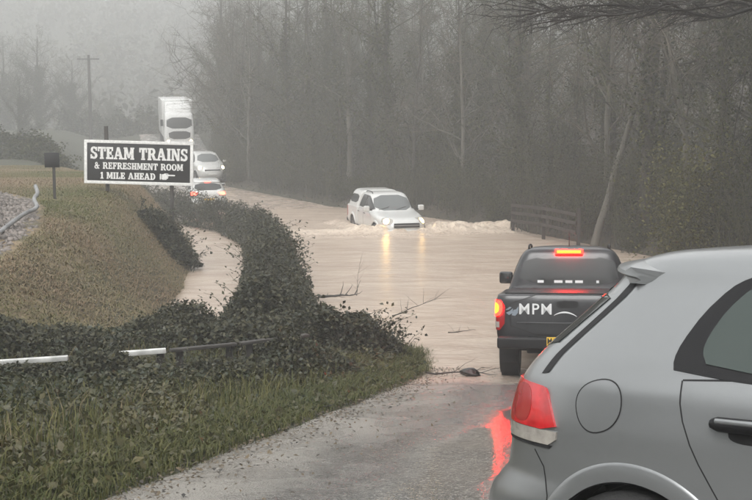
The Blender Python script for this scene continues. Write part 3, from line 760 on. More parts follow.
# ------------------------------------------------------------------ pickups
PK = [(0.40, -0.95, 2.42, 0.84), (0.46, -0.95, 2.56, 0.89), (0.58, -0.95, 2.64, 0.915), (0.72, -0.95, 2.66, 0.925), (0.86, -0.95, 2.60, 0.93), (0.98, -0.95, 2.44, 0.925),
      (1.06, -0.95, 2.10, 0.915), (1.12, -0.95, 1.62, 0.90), (1.17, -0.95, 1.26, 0.885), (1.23, -0.94, 1.10, 0.86), (1.34, -0.93, 0.95, 0.825), (1.48, -0.91, 0.74, 0.775),
      (1.62, -0.88, 0.52, 0.715), (1.70, -0.85, 0.38, 0.67), (1.75, -0.80, 0.24, 0.61), (1.785, -0.66, 0.05, 0.50), (1.80, -0.50, -0.15, 0.34), (1.806, -0.40, -0.30, 0.12)]
BED = [(0.48, -2.50, -0.97, 0.86), (0.52, -2.58, -0.97, 0.90), (0.66, -2.61, -0.97, 0.925), (0.80, -2.615, -0.97, 0.93), (0.98, -2.61, -0.97, 0.93), (1.10, -2.60, -0.97, 0.922),
       (1.155, -2.58, -0.97, 0.912), (1.17, -2.55, -0.98, 0.89)]
def pickup(label, paint, canopy=False, lit_rear=False, lit_front=False, writing=False):
    root = empty('pickup_truck'); tag(root, label, 'pickup')
    C_ = Body(PK, nr=14, nf=4.2, xc=0.0, N_=80, taper=0.02)
    D_ = Body(BED, nr=16, nf=30, xc=-1.75, N_=70, taper=0.0)
    zc, ra = 0.40, 0.44
    C_.finish('cab', paint, root, (1.61,), ra=ra, depth=0.28, halfw=0.92, zc=zc)
    D_.finish('bed', paint, root, (-1.61,), ra=ra, depth=0.28, halfw=0.92, zc=zc)
    for sd, view in ((1, 'L'), (-1, 'R')):
        for pts, hx in (([(-0.90, 1.16), (-0.90, 0.62), (-0.78, 0.52), (0.02, 0.52), (0.02, 1.16)], -0.78), ([(0.035, 1.16), (0.035, 0.52), (0.98, 0.52), (1.06, 0.70), (1.06, 1.10)], 0.12)):
            pts = smooth_poly(pts, 3)
            C_.ribbon('door_seam', pts, view, M['seam'], root, 0.014, 0.0012, closed=True)
            d = C_.patch('door', [(np.mean([p[0] for p in pts]) + (a - np.mean([p[0] for p in pts])) * 0.99, b_) for a, b_ in pts], view, paint, root, 0.002, rings=9, step=0.05, skirt=0.004)
            hb = Buf(); P = []
            for t in np.linspace(0, 1, 8):
                h, nn_ = C_.caster(view)(hx + 0.2 * t, 1.04); P.append(h + nn_ * (0.004 + 0.028 * math.sin(math.pi * min(max(t, .05), .95)) ** .5))
            hb.tube(P, 0.014, 6); link('door_handle', hb.mesh('door_handle', M['black_plastic'], True), None, d)
        for fr, sc_ in (([(-0.80, 1.22), (-0.78, 1.40), (-0.72, 1.62), (-0.62, 1.68), (0.03, 1.68), (0.03, 1.22)], 0.9), ([(0.06, 1.22), (0.06, 1.68), (0.22, 1.67), (0.40, 1.59), (0.68, 1.42), (0.96, 1.24), (0.92, 1.22)], 0.88)):
            f = C_.patch('window_frame', fr, view, M['black_plastic'], root, 0.003, rings=8, step=0.04)
            cx_ = np.mean([p[0] for p in fr]); cz_ = np.mean([p[1] for p in fr])
            C_.patch('window', smooth_poly([(cx_ + (a - cx_) * sc_, cz_ + (b_ - cz_) * sc_) for a, b_ in fr], 3), view, M['glass'], f, 0.006, rings=8, step=0.04, skirt=0.002)
        for x_, BB in ((1.61, C_), (-1.61, D_)):
            liner(root, x_, sd, zc, ra, 0.92, 0.28)
            bm = bmesh.new(); prev = None
            for i in range(41):
                a = R(-2 + 184 * i / 40); ring = []
                for rr, of in ((ra - 0.004, -0.01), (ra, 0.03), (ra + 0.05, 0.028), (ra + 0.075, -0.003)):
                    h, nn_ = BB.caster(view)(x_ + rr * math.cos(a), zc + rr * math.sin(a))
                    if h is None: ring = None; break
                    ring.append(bm.verts.new(h + nn_ * of))
                if ring and prev:
                    for q in range(3): bm.faces.new((prev[q], prev[q + 1], ring[q + 1], ring[q]))
                prev = ring
            if len(bm.faces): bmesh.ops.recalc_face_normals(bm, faces=bm.faces[:])
            bm_obj('wheel_arch', bm, paint, root, 50)
            wheel(root, x_, sd * 0.795, 0.385, 0.385, 0.265, M['rim'])
            box('mud_flap', (x_ - 0.42, sd * 0.79, 0.36), (0.012, 0.24, 0.30), M['black_plastic'], root, 0.003)
        mr = box('door_mirror', (1.00, sd * 1.04, 1.27), (0.13, 0.22, 0.20), paint, root, 0.05, seg=4)
        box('mirror_arm', (1.00, sd * 0.91, 1.22), (0.08, 0.16, 0.05), M['black_plastic'], mr, 0.015)
        box('mirror_glass', (0.932, sd * 1.04, 1.275), (0.006, 0.17, 0.15), M['glass'], mr, 0.002)
        # tall tail lamp on the bed corner
        cv = (-2.40, sd * 0.80, 0.75, -sd * 0.66)
        tl = D_.patch('tail_lamp', smooth_poly([(-0.13, 0.70), (-0.14, 1.09), (0.11, 1.11), (0.12, 0.70)], 3), cv, M['lens_red_dull'], root, 0.012, rings=6, step=0.04, skirt=0.02)
        sg = 1 if sd == 1 else -1
        if lit_rear:
            bl = D_.patch('brake_light', ell(0.0, 0.985, 0.105, 0.105, 24, 0, 3), cv, M['brake'], tl, 0.017, rings=5, step=0.04, skirt=0.006)
            D_.patch('bulb', ell(0.0, 0.985, 0.062, 0.07, 20, 0, 2.3), cv, M['brake_core'], bl, 0.022, rings=4, step=0.03, skirt=0.004)
        D_.patch('reversing_lens', [(-0.07, 0.735), (-0.07, 0.81), (0.06, 0.81), (0.06, 0.735)], cv, M['lens_clear'], tl, 0.017, rings=4, step=0.03, skirt=0.006)
        cv = (2.42, sd * 0.72, -0.85, -sd * 0.55)
        hl = C_.patch('headlight', smooth_poly([(-0.24, 0.82), (-0.26, 0.98), (0.02, 1.03), (0.22, 1.02), (0.22, 0.88), (0.02, 0.80)], 3), cv, M['lens_clear'], root, 0.008, rings=6, step=0.04)
        if lit_front:
            C_.patch('bulb', ell(0.0, 0.92, 0.12, 0.085, 22), cv, M['head'], hl, 0.016, rings=5, step=0.03)
        # roof rails
        P = []
        for t in np.linspace(0, 1, 14):
            h, nn_ = C_.caster('T')(-0.72 + 0.92 * t, sd * 0.585)
            P.append(h + Vector((0, 0, 0.012 + 0.045 * math.sin(math.pi * t) ** 0.35)))
        bf = Buf(); bf.tube(P, 0.016, 6); link('roof_rail', bf.mesh('roof_rail', M['black_plastic'], True), None, root)
    C_.patch('windscreen', smooth_poly([(-0.76, 1.20), (-0.60, 1.70), (0.60, 1.70), (0.76, 1.20)], 3), 'F', M['screen_glass'], root, 0.004, rings=10, step=0.05)
    rw = C_.patch('rear_window', smooth_poly([(-0.74, 1.23), (-0.62, 1.665), (0.62, 1.665), (0.74, 1.23)], 3), 'B', M['glass'], root, 0.004, rings=8, step=0.05)
    for sx_ in (-0.60, 0.05): tube_obj('wiper', [C_.caster('F')(sx_ + 0.42 * t, 1.215 + 0.10 * t)[0] + Vector((0.02, 0, 0.01)) for t in np.linspace(0, 1, 6)], 0.008, M['black_plastic'], root, 5)
    # tailgate: a panel proud of the bed, its seam, the handle and bumper
    tg = D_.patch('tailgate', smooth_poly([(-0.72, 0.66), (-0.73, 1.155), (0.73, 1.155), (0.72, 0.66)], 3), 'B', paint, root, 0.006, rings=8, step=0.05, skirt=0.012)
    D_.ribbon('tailgate_seam', smooth_poly([(-0.73, 0.65), (-0.74, 1.157), (0.74, 1.157), (0.73, 0.65)], 3), 'B', M['seam'], root, 0.016, 0.002, closed=True)
    hd = D_.patch('tailgate_handle', ell(0, 1.045, 0.14, 0.045, 24, 0, 4), 'B', M['black_plastic'], tg, 0.014, rings=4, step=0.04)
    box('tailgate_ridge', (-2.632, 0, 0.80), (0.02, 1.30, 0.02), paint, tg, 0.008)
    bmp = box('rear_bumper', (-2.66, 0, 0.545), (0.17, 1.80, 0.16), M['black_plastic'], root, 0.045, seg=4)
    pl = box('number_plate', (-2.755, 0, 0.575), (0.014, 0.52, 0.11), M['plate_y'], root, 0.003)
    box('tow_bar', (-2.74, 0, 0.42), (0.20, 0.08, 0.07), M['black_plastic'], root, 0.02)
    box('chassis', (-0.2, 0, 0.46), (4.6, 1.05, 0.14), M['black_plastic'], root, 0.02)
    ex = Buf(); ex.tube([(-1.9, 0.05, 0.38), (-1.35, 0, 0.38)], 0.10, 10); ex.tube([(-1.61, -0.7, 0.385), (-1.61, 0.7, 0.385)], 0.05, 8)
    link('rear_axle', ex.mesh('rear_axle', M['black_plastic'], True), None, root)
    box('front_bumper', (2.60, 0, 0.55), (0.16, 1.62, 0.20), paint, root, 0.06, seg=4)
    gr = box('grille', (2.665, 0, 0.80), (0.05, 0.95, 0.16), M['black_plastic'], root, 0.02)
    box('grille_bar', (2.695, 0, 0.805), (0.02, 0.93, 0.035), M['rim'], gr, 0.008)
    np_ = box('number_plate', (2.69, 0, 0.60), (0.014, 0.52, 0.11), M['plate_w'], root, 0.003)
    if canopy:
        T_ = Body([(1.165, -2.55, -0.98, 0.90), (1.25, -2.53, -0.98, 0.875), (1.50, -2.44, -0.96, 0.79), (1.66, -2.36, -0.94, 0.73), (1.76, -2.26, -0.93, 0.64), (1.80, -2.10, -0.96, 0.50), (1.812, -1.9, -1.1, 0.2)], nr=8, nf=20, xc=-1.6, N_=50, taper=0)
        cn = T_.finish('canopy', paint, root)
        for view in 'LR': T_.patch('canopy_window', smooth_poly([(-2.32, 1.30), (-2.26, 1.60), (-1.10, 1.62), (-1.10, 1.30)], 3), view, M['glass'], cn, 0.004, rings=6, step=0.06)
        T_.patch('canopy_window', smooth_poly([(-0.62, 1.28), (-0.56, 1.60), (0.56, 1.60), (0.62, 1.28)], 3), 'B', M['glass'], cn, 0.004, rings=6, step=0.06)
    else:
        box('bed_cover', (-1.76, 0, 1.178), (1.50, 1.62, 0.022), M['black_plastic'], root, 0.009)
        hb = box('high_brake_light', (-0.905, 0, 1.715), (0.05, 0.40, 0.07), M['brake'] if lit_rear else M['lens_red_dull'], root, 0.012)
        if lit_rear: box('lamp_core', (-0.932, 0, 1.715), (0.008, 0.34, 0.036), M['brake_core'], hb, 0.003)
        h, _ = C_.caster('T')(-0.55, 0.0); tube_obj('aerial', [h, h + Vector((-0.02, 0, 0.10)), h + Vector((-0.06, 0, 0.22))], [0.008, 0.004, 0.003], M['black_plastic'], root, 6)
    if writing:
        ux, uy = Vector((0, -1, 0)), Vector((0, 0, 1)); xx = -2.626
        text_on('lettering', 'MPM', 0.20, M['decal'], tg, Vector((xx, 0.41, 0.975)), ux, uy, 0.002, 1.0)
        fr = (Vector((xx, 0, 0)), ux, uy, Vector((-1, 0, 0)))
        # grey emblem left of the letters: two interlocking wedges
        poly_obj('emblem', [[(-0.79, 0.93), (-0.75, 0.90), (-0.70, 0.93), (-0.70, 0.99), (-0.74, 0.955)], [(-0.715, 0.90), (-0.67, 0.89), (-0.635, 0.93), (-0.625, 1.02), (-0.66, 0.975), (-0.69, 0.97)],
                            [(-0.80, 0.965), (-0.755, 0.97), (-0.715, 1.0), (-0.74, 1.01)]], M['decal_grey'], tg, fr, 0.0)
        sw = []
        for i in range(14):       # swoosh right of the letters
            t0, t1 = i / 14, (i + 1) / 14; f = lambda t: (-0.17 + 0.29 * t, 0.90 + 0.04 * math.sin(math.pi * t) ** 0.8 - 0.012 * t)
            a, b_ = f(t0), f(t1); wd0, wd1 = 0.015 * math.sin(math.pi * t0) + 0.006, 0.015 * math.sin(math.pi * t1) + 0.006
            sw.append([(a[0], a[1]), (b_[0], b_[1]), (b_[0], b_[1] + wd1), (a[0], a[1] + wd0)])
        poly_obj('swoosh_mark', sw, M['decal'], tg, fr, 0.0)
        rows_ = [[(0.30, 0.985, 0.16), (0.50, 0.985, 0.05), (0.57, 0.985, 0.10)], [(0.24, 0.905, 0.22), (0.48, 0.905, 0.12)]]
        poly_obj('small_print', [[(a, z), (a + w_, z), (a + w_, z + 0.032), (a, z + 0.032)] for rr in rows_ for a, z, w_ in rr], M['decal'], tg, fr, 0.0)
        # row of stickers along the foot of the rear window
        def on_glass(a, z): return C_.caster('B')(a, z)[0] + Vector((-0.008, 0, 0))
        bm = bmesh.new()
        for a, w_ in ((-0.40, 0.09), (-0.16, 0.12), (0.0, 0.10), (0.14, 0.11), (0.44, 0.40)):
            a = a - 0.05
            vs = [bm.verts.new(on_glass(-q, z)) for q, z in ((a, 1.262), (a + w_, 1.262), (a + w_, 1.30), (a, 1.30))]; bm.faces.new(vs)
        bm_obj('window_stickers', bm, M['decal'], rw)
        text_on('plate_text', 'MC59 WFD'[:2] + '  ', 0.105, M['seam'], pl, Vector((-2.7628, 0.16, 0.577)), ux, uy, 0.002, 0.8)
    return root
ranger = pickup('black pickup with MPM on its tailgate and lit brake lights at the water edge', M['black_paint'], lit_rear=True, writing=True)
settle(ranger, 2.98, 15.9, R(79), dz=0.0)
white_pk = pickup('silver white pickup with canopy and lit yellow headlights wading through the flood', M['silver'], canopy=True, lit_front=True)
settle(white_pk, WP.x, WP.y, WPH, dz=0.20)

# ------------------------------------------------------------------ traffic beyond the flood
tail_car, _ = hatchback('silver car with red tail lights driving away, half behind the sign edge', M['silver'], lit_rear=True, detail=False)
settle(tail_car, -8.3, 51.0, R(104))
SUVROWS = [(z * (1.0 if z < 0.7 else 1.0), a, b_, w_) for z, a, b_, w_ in GOLF]
suv, _ = hatchback('pale car with lit headlights coming down the hill behind the red tail lights', M['silver'], lit_front=True, detail=False, stretch=(1.05, 1.06, 1.15))
settle(suv, -10.6, 65.5, R(-70))

def lorry():
    root = empty('lorry'); tag(root, 'tall white lorry coming down the hill above the sign', 'lorry')
    C_ = Body([(0.35, -0.9, 1.05, 1.12), (0.45, -0.95, 1.15, 1.2), (0.9, -0.95, 1.2, 1.24), (1.3, -0.95, 1.2, 1.24), (1.7, -0.95, 1.16, 1.23), (2.3, -0.95, 1.05, 1.2), (2.75, -0.95, 0.90, 1.16), (2.95, -0.95, 0.72, 1.12), (3.02, -0.95, 0.55, 1.0)], nr=20, nf=9, xc=0.0, N_=60, taper=0)
    C_.finish('cab', M['white_paint'], root)
    C_.patch('windscreen', smooth_poly([(-1.05, 1.72), (-1.02, 2.62), (1.02, 2.62), (1.05, 1.72)], 3), 'F', M['glass'], root, 0.008, rings=6, step=0.1)
    for v in 'LR': C_.patch('window', smooth_poly([(-0.2, 1.75), (-0.2, 2.45), (0.55, 2.45), (0.75, 1.75)], 3), v, M['glass'], root, 0.008, rings=5, step=0.1)
    C_.patch('grille', smooth_poly([(-0.85, 0.85), (-0.9, 1.5), (0.9, 1.5), (0.85, 0.85)], 3), 'F', M['black_plastic'], root, 0.008, rings=5, step=0.1)
    for sd in (-1, 1):
        hl = C_.patch('headlight', ell(sd * 0.92, 0.72, 0.17, 0.10), 'F', M['lens_clear'], root, 0.01, rings=4, step=0.08)
        C_.patch('bulb', ell(sd * 0.92, 0.72, 0.10, 0.07), 'F', M['head_far'], hl, 0.02, rings=4, step=0.05)
        box('wing_mirror', (1.0, sd * 1.42, 2.2), (0.12, 0.22, 0.55), M['black_plastic'], root, 0.04)
        for x_ in (0.2, -3.4, -6.6): wheel(root, x_, sd * 1.08, 0.5, 0.5, 0.3, M['rim'])
    df = Body([(3.0, -0.95, 0.62, 1.12), (3.3, -0.95, 0.40, 1.10), (3.6, -0.95, 0.05, 1.06), (3.8, -0.95, -0.25, 1.0), (3.86, -0.9, -0.45, 0.9)], nr=20, nf=6, xc=-0.5, N_=40, taper=0)
    df.finish('wind_deflector', M['white_paint'], root)
    box('bumper', (1.16, 0, 0.5), (0.2, 2.4, 0.35), M['white_paint'], root, 0.06)
    box('box_body', (-4.75, 0, 2.45), (7.3, 2.52, 3.05), M['white_paint'], root, 0.05)
    box('chassis', (-3.8, 0, 0.72), (7.8, 0.9, 0.3), M['black_plastic'], root, 0.02)
    return root
lr = lorry(); settle(lr, -16.6, 89.0, R(-76))


# ------------------------------------------------------------------ slab-serif lettering
def rect(a, b_, c_, d): return [(a, b_), (c_, b_), (c_, d), (a, d)]
def arc(cx, cy_, rx, ry_, tx, ty, a0, a1, k=14):
    out = []
    for i in range(k):
        p, q = R(a0 + (a1 - a0) * i / k), R(a0 + (a1 - a0) * (i + 1) / k)
        f = lambda t, o: (cx + (rx - o * tx) * math.cos(t), cy_ + (ry_ - o * ty) * math.sin(t))
        out.append([f(p, 0), f(q, 0), f(q, 1), f(p, 1)])
    return out
def serifs(x0, x1, bot=True, top=True, ov=0.07, h=0.13):
    r = []
    if bot: r.append(rect(x0 - ov, 0, x1 + ov, h))
    if top: r.append(rect(x0 - ov, 1 - h, x1 + ov, 1))
    return r
def glyph(ch):
    s_ = 0.25
    if ch == 'I': return [rect(.08, 0, .08 + s_, 1)] + serifs(.08, .08 + s_), .42
    if ch == 'T': return [rect(.28, 0, .28 + s_, 1), rect(0, .84, .81, 1), rect(0, .62, .11, .86), rect(.70, .62, .81, .86)] + serifs(.28, .53, True, False), .81
    if ch == 'E': return [rect(.08, 0, .33, 1), rect(0, 0, .74, .16), rect(0, .84, .72, 1), rect(.3, .42, .54, .58), rect(.62, 0, .74, .33), rect(.60, .67, .72, 1), rect(.48, .34, .56, .66)], .76
    if ch == 'F': return [rect(.08, 0, .33, 1), rect(0, .84, .72, 1), rect(.3, .42, .54, .58), rect(.60, .67, .72, 1), rect(.48, .34, .56, .66)] + serifs(.08, .33, True, False), .73
    if ch == 'H': return [rect(.08, 0, .33, 1), rect(.57, 0, .82, 1), rect(.3, .42, .6, .58)] + serifs(.08, .33) + serifs(.57, .82), .90
    if ch == 'L': return [rect(.08, 0, .33, 1), rect(0, 0, .72, .16), rect(.60, 0, .72, .36)] + serifs(.08, .33, False), .74
    if ch == 'M': return [rect(.06, 0, .24, 1), rect(.80, 0, 1.04, 1), [(.10, 1), (.34, 1), (.62, .12), (.46, .12)], [(.80, 1), (.98, 1), (.60, .12), (.46, .12)]] + serifs(.06, .24) + serifs(.80, 1.04), 1.11
    if ch == 'N': return [rect(.06, 0, .22, 1), rect(.68, 0, .84, 1), [(.06, 1), (.32, 1), (.84, 0), (.62, 0)]] + serifs(.06, .22) + serifs(.68, .84, False), .92
    if ch == 'A': return [[(.36, 1), (.58, 1), (.92, .08), (.66, .08)], [(.36, 1), (.50, 1), (.22, .08), (.08, .08)], rect(.24, .26, .70, .40), rect(-.01, 0, .34, .13), rect(.56, 0, 1.0, .13)], 1.0
    if ch == 'R': return [rect(.08, 0, .33, 1), rect(.08, .85, .5, 1), rect(.3, .42, .5, .56)] + arc(.50, .71, .32, .29, .23, .15, -90, 90) + [[(.42, .46), (.66, .50), (.90, .06), (.64, .06)]] + serifs(.08, .33) + [rect(.66, 0, .96, .13)], .94
    if ch == 'D': return [rect(.08, 0, .33, 1), rect(0, .86, .42, 1), rect(0, 0, .42, .14)] + arc(.42, .5, .46, .5, .25, .14, -90, 90, 20), .90
    if ch == 'O': return arc(.46, .5, .46, .5, .25, .14, 0, 360, 30), .92
    if ch == 'S': return arc(.37, .735, .33, .275, .20, .14, 20, 270, 20) + arc(.37, .275, .35, .285, .22, .15, -160, 90, 20) + [rect(.58, .66, .70, .98), rect(.02, .02, .13, .36)], .74
    if ch == '&': return arc(.36, .76, .23, .25, .14, .12, 0, 360, 24) + arc(.34, .28, .34, .29, .20, .13, 60, 330, 20) + [[(.20, .66), (.44, .66), (.92, .0), (.64, .0)], rect(.60, .44, .94, .56)], .96
    if ch == '1': return [rect(.14, 0, .38, 1), [(.0, .72), (.0, .84), (.16, 1), (.16, .80)], rect(.0, 0, .52, .13)], .52
    return [], .42
def slab(txt, h, gap=0.07, cond=1.0):
    x_ = 0; polys = []
    for ch in txt:
        g, w_ = glyph(ch)
        polys += [[((x_ + a) * h * cond, b_ * h) for a, b_ in p] for p in g]; x_ += w_ + gap
    return polys, (x_ - gap) * h * cond

# ------------------------------------------------------------------ roadside sign
SD = 27.0
A_, B_, C2, D2 = at(85, 139.5, SD), at(194, 142.5, SD), at(192.5, 186, SD), at(84, 183, SD)
sw_ = (B_ - A_).length; sh_ = (A_ - D2).length
cen = (A_ + B_ + C2 + D2) / 4
ux = (B_ - A_).normalized(); nn = Vector((0.0, -1, 0.0)); uy = nn.cross(ux).normalized(); nn = ux.cross(uy)
sg = empty('roadside_sign', (cen.x, cen.y, gz(cen.x, cen.y))); tag(sg, 'black roadside sign with white frame and STEAM TRAINS lettering on posts', 'sign')
sg_inv = Vector(sg.location)
def obox(name, c, du, dv, dn, mt, parent, bev=0.006):
    rot = Matrix((ux, uy, nn)).transposed(); 
    o = box(name, Vector(c) - sg_inv, (du, dv, dn), mt, parent, bev, rot.to_4x4()); return o
bd = obox('board', cen, sw_ - 0.05, sh_ - 0.05, 0.03, M['sign_black'], sg)
fw = 0.075
for sv in (-1, 1):
    obox('frame', cen + uy * sv * (sh_ / 2 - fw / 2) + nn * 0.012, sw_, fw, 0.05, M['white'], sg, 0.004)
    obox('frame', cen + ux * sv * (sw_ / 2 - fw / 2) + nn * 0.014, fw, sh_ - 2 * fw + 0.004, 0.046, M['white'], sg, 0.004)
for txt, v, h, wmax, hand in (('STEAM TRAINS', 0.25, 0.315, 2.58, 0), ('& REFRESHMENT ROOM', -0.10, 0.172, 2.36, 0), ('1 MILE AHEAD', -0.375, 0.172, 1.46, 1)):
    polys, wd = slab(txt, h, 0.09, 1.0); cf = wmax * sw_ / 2.9 / wd; u0 = -wmax * sw_ / 2.9 / 2 - (0.28 if hand else 0)
    k = sh_ / 1.13
    polys = [[(u0 + a * cf, (v * 0.93 - h / 2 + b_) * k) for a, b_ in p] for p in polys]
    polys = polys + [[(a + 0.05 * h, b_) for a, b_ in p] for p in polys]
    o = poly_obj('lettering', polys, M['white'], bd, (cen - sg_inv, ux, uy, nn), 0.017)
    if hand:
        hp = [rect(0, .02, .10, .98), rect(.13, .10, .19, .90), [(.2, .0), (.52, .0), (.60, .16), (.60, .60), (.50, .95), (.2, .95)], rect(.5, .64, 1.18, .88), [(1.18, .64), (1.25, .70), (1.25, .82), (1.18, .88)], rect(.60, .42, .70, .60), rect(.58, .22, .68, .38), [(.3, .95), (.5, .95), (.72, .90), (.66, 1.06), (.4, 1.08)]]
        hx = u0 + wmax * sw_ / 2.9 + 0.12
        poly_obj('pointing_hand', [[(hx + a * 0.165 * 1.9, (v * 0.93 - 0.075 + b_ * 0.155) * k) for a, b_ in p] for p in hp], M['white'], bd, (cen - sg_inv, ux, uy, nn), 0.019)
for px_, top in ((106, 126), (171, 150)):
    p = at(px_, top, SD + 0.06); z0 = gz(p.x, p.y) - 0.3
    box('post', Vector((p.x, p.y, (p.z + z0) / 2)) - sg_inv, (0.09, 0.08, p.z - z0), M['post'], sg, 0.008)

# small black board on a post
bp_ = at(52, 160, 24.0); q = empty('trackside_board', (bp_.x, bp_.y, gz(bp_.x, bp_.y))); tag(q, 'small black square board on a thin post beside the gravel track', 'sign')
qi = Vector(q.location)
box('board', bp_ - qi, (0.34, 0.03, 0.34), M['sign_black'], q, 0.008)
z0 = qi.z - 0.2; box('post', Vector((0.02, 0.05, (bp_.z + 0.1 + z0) / 2 - qi.z)), (0.055, 0.055, bp_.z + 0.1 - z0), M['post'], q, 0.006)

# telegraph poles
def pole(px_, ptop, D, label, arms):
    p = at(px_, ptop, D); z0 = gz(p.x, p.y) - 0.3
    t = empty('telegraph_pole', (p.x, p.y, z0 + 0.3)); tag(t, label, 'pole', None)
    bf = Buf(); bf.tube([(0, 0, -0.3), (0.02, 0, (p.z - z0) / 2), (0, 0, p.z - z0 - 0.3)], [0.17, 0.14, 0.11], 10); link('pole', bf.mesh('pole', M['post'], True), None, t)
    for dz, L in arms:
        ar = box('crossarm', (0, -0.14, p.z - z0 - 0.3 - dz), (L, 0.10, 0.10), M['post'], t, 0.01)
        for k in range(4):
            bf = Buf(); bf.tube([(-L / 2 + 0.1 + k * (L - 0.2) / 3, -0.14, p.z - z0 - 0.25 - dz), (-L / 2 + 0.1 + k * (L - 0.2) / 3, -0.14, p.z - z0 - 0.1 - dz)], [0.03, 0.045], 8); link('insulator', bf.mesh('insulator', M['rim'], True), None, ar)
pole(88.5, 55, 92, 'tall dark telegraph pole with crossarm standing behind the sign', [(0.35, 1.9)])
pole(13, 84, 125, 'faint misty telegraph pole at the far left edge', [(0.3, 1.6)])

# ------------------------------------------------------------------ white guard rail in the verge
gr0 = empty('guard_rail', (-3.2, 11.2, gz(-3.2, 11.2))); tag(gr0, 'broken white painted rail overgrown by brambles along the verge', 'rail')
gi = Vector(gr0.location)
for (xa, ya, ya_px), (xb, yb, yb_px) in (((-230, 11.0, 378), (-140, 11.15, 371.5)), ((-136, 11.16, 371), (-34, 11.29, 364.8)), ((-30, 11.3, 364.5), (68, 11.45, 358)), ((107, 11.6, 355), (166, 11.75, 350.5)), ((170, 11.9, 350.5), (236, 12.3, 344)), ((240, 12.4, 343.5), (308, 13.0, 335))):
    a = at(xa, ya_px, ya); b_ = at(xb, yb_px, yb); d = (b_ - a); L = d.length
    rot = Vector((1, 0, 0)).rotation_difference(d.normalized()).to_matrix().to_4x4()
    box('rail', (a + b_) / 2 - gi, (L, 0.09, 0.052 if xa < 160 else 0.035), M['rail'] if xa < 160 else M['post'], gr0, 0.01, rot)
    for f in (0.12, 0.88):
        p = a + d * f; zb = gz(p.x, p.y) - 0.15
        box('post', Vector((p.x, p.y + 0.085, (p.z - 0.02 + zb) / 2)) - gi, (0.08, 0.07, p.z - 0.02 - zb), M['post'], gr0, 0.008)

# ------------------------------------------------------------------ timber fence beside the wood
f0 = onz(513, 229, 0.05); f1 = onz(556, 240, 0.05); f0 = Vector((f0.x, f0.y, 0)); f1 = Vector((f1.x + 0.6, f1.y - 0.6, 0)); f2 = f1 + Vector((2.0, -1.8, 0))
fn = empty('timber_fence', (f0.x, f0.y, 0)); tag(fn, 'dark wooden post and rail fence at the edge of the wood', 'fence')
run = [f0, (f0 + f1) / 2, f1]
for i, p in enumerate(run):
    box('post', p - f0 + Vector((0, 0, 0.35)), (0.11, 0.11, 1.5), M['fence'], fn, 0.01)
    if i:
        d = p - run[i - 1]; an = math.atan2(d.y, d.x); off = Vector((math.sin(an), -math.cos(an), 0)) * -0.08
        if off.y > 0: off = -off
        for z_ in (0.38, 0.66, 0.93):
            box('fence_rail', (p + run[i - 1]) / 2 - f0 + off + Vector((0, 0, z_)), (d.length - 0.006, 0.04, 0.11), M['fence'], fn, 0.006, Matrix.Rotation(an, 4, 'Z') @ Matrix.Rotation(R(random.Random(i).uniform(-1.5, 1.5)), 4, 'Y'))

# ------------------------------------------------------------------ gravel track at the left edge
rng = np.random.RandomState(11)
TR = np.array([(-6.2, 14.0), (-6.25, 17.5), (-6.4, 19.5), (-7.1, 22.0), (-8.4, 25.0), (-10.4, 27.0), (-13, 28.5)])   # right edge of the ballast
def xt(y): return np.interp(y, TR[:, 1], TR[:, 0])
ty = np.linspace(14, 28.5, 90); tu = np.linspace(0, 1, 30)
Ut, Yt = np.meshgrid(tu, ty); Xt = xt(Yt) - 5.0 * (1 - Ut)
prof = sstep(1.0, 0.72, Ut) 
Zt = ground(Xt, Yt) + 0.30 * prof - 0.04 + 0.04 * lumps(Xt * 4, Yt * 4)
me = sheet('gravel_track', Xt, Yt, Zt)
tag(link('gravel_track', me, mat('muddy_gravel', (0.26, 0.225, 0.2), 0.55, noise_amt=0.4, nscale=7, bump=0.8, bscale=16)), kind='structure')
bf = Buf(); k = 9000
yy = rng.uniform(14, 28, k); uu = rng.uniform(0, 1.02, k) ** 0.7
xx = xt(yy) - 5 * (1 - uu); zz = ground(xx, yy) + 0.30 * sstep(1.0, 0.72, uu) - 0.02 + 0.04 * lumps(xx * 4, yy * 4)
for i in range(k):
    r_ = rng.uniform(0.02, 0.05); A = rng.normal(size=(3, 3)); q_, _ = np.linalg.qr(A)
    c8 = np.array([(sx_, sy_, sz_) for sz_ in (-1, 1) for sy_ in (-1, 1) for sx_ in (-1, 1)], float) * rng.uniform(0.6, 1.1, (8, 3)) * r_
    bf.add(c8 @ q_ + np.array([xx[i], yy[i], zz[i]]), [(0, 1, 3, 2), (4, 6, 7, 5), (0, 4, 5, 1), (2, 3, 7, 6), (0, 2, 6, 4), (1, 5, 7, 3)], rng.uniform())
tag(link('ballast', bf.mesh('ballast', M['stones'])), 'pale wet ballast stones covering the track at the left edge', 'gravel', kind='stuff')
P = []
for px_, py_, D in ((-14, 243, 18.2), (-2, 237, 18.4), (10, 224, 19.0), (24, 214, 19.6), (34, 209.5, 20.0), (37, 206, 20.4), (34, 199, 21.0), (37.5, 193, 21.8), (35.5, 186, 22.6)):
    p = at(px_, py_, D); P.append(Vector((p.x, p.y, max(gz(p.x, p.y) + 0.05, p.z))))
P = catmull(np.array([tuple(p) for p in P]), 5)
tag(link('cable_duct', (lambda b: (b.tube(P, 0.042, 8), b.mesh('cable_duct', M['pipe'], True))[1])(Buf())), 'grey bent pipe lying along the edge of the gravel track', 'pipe')

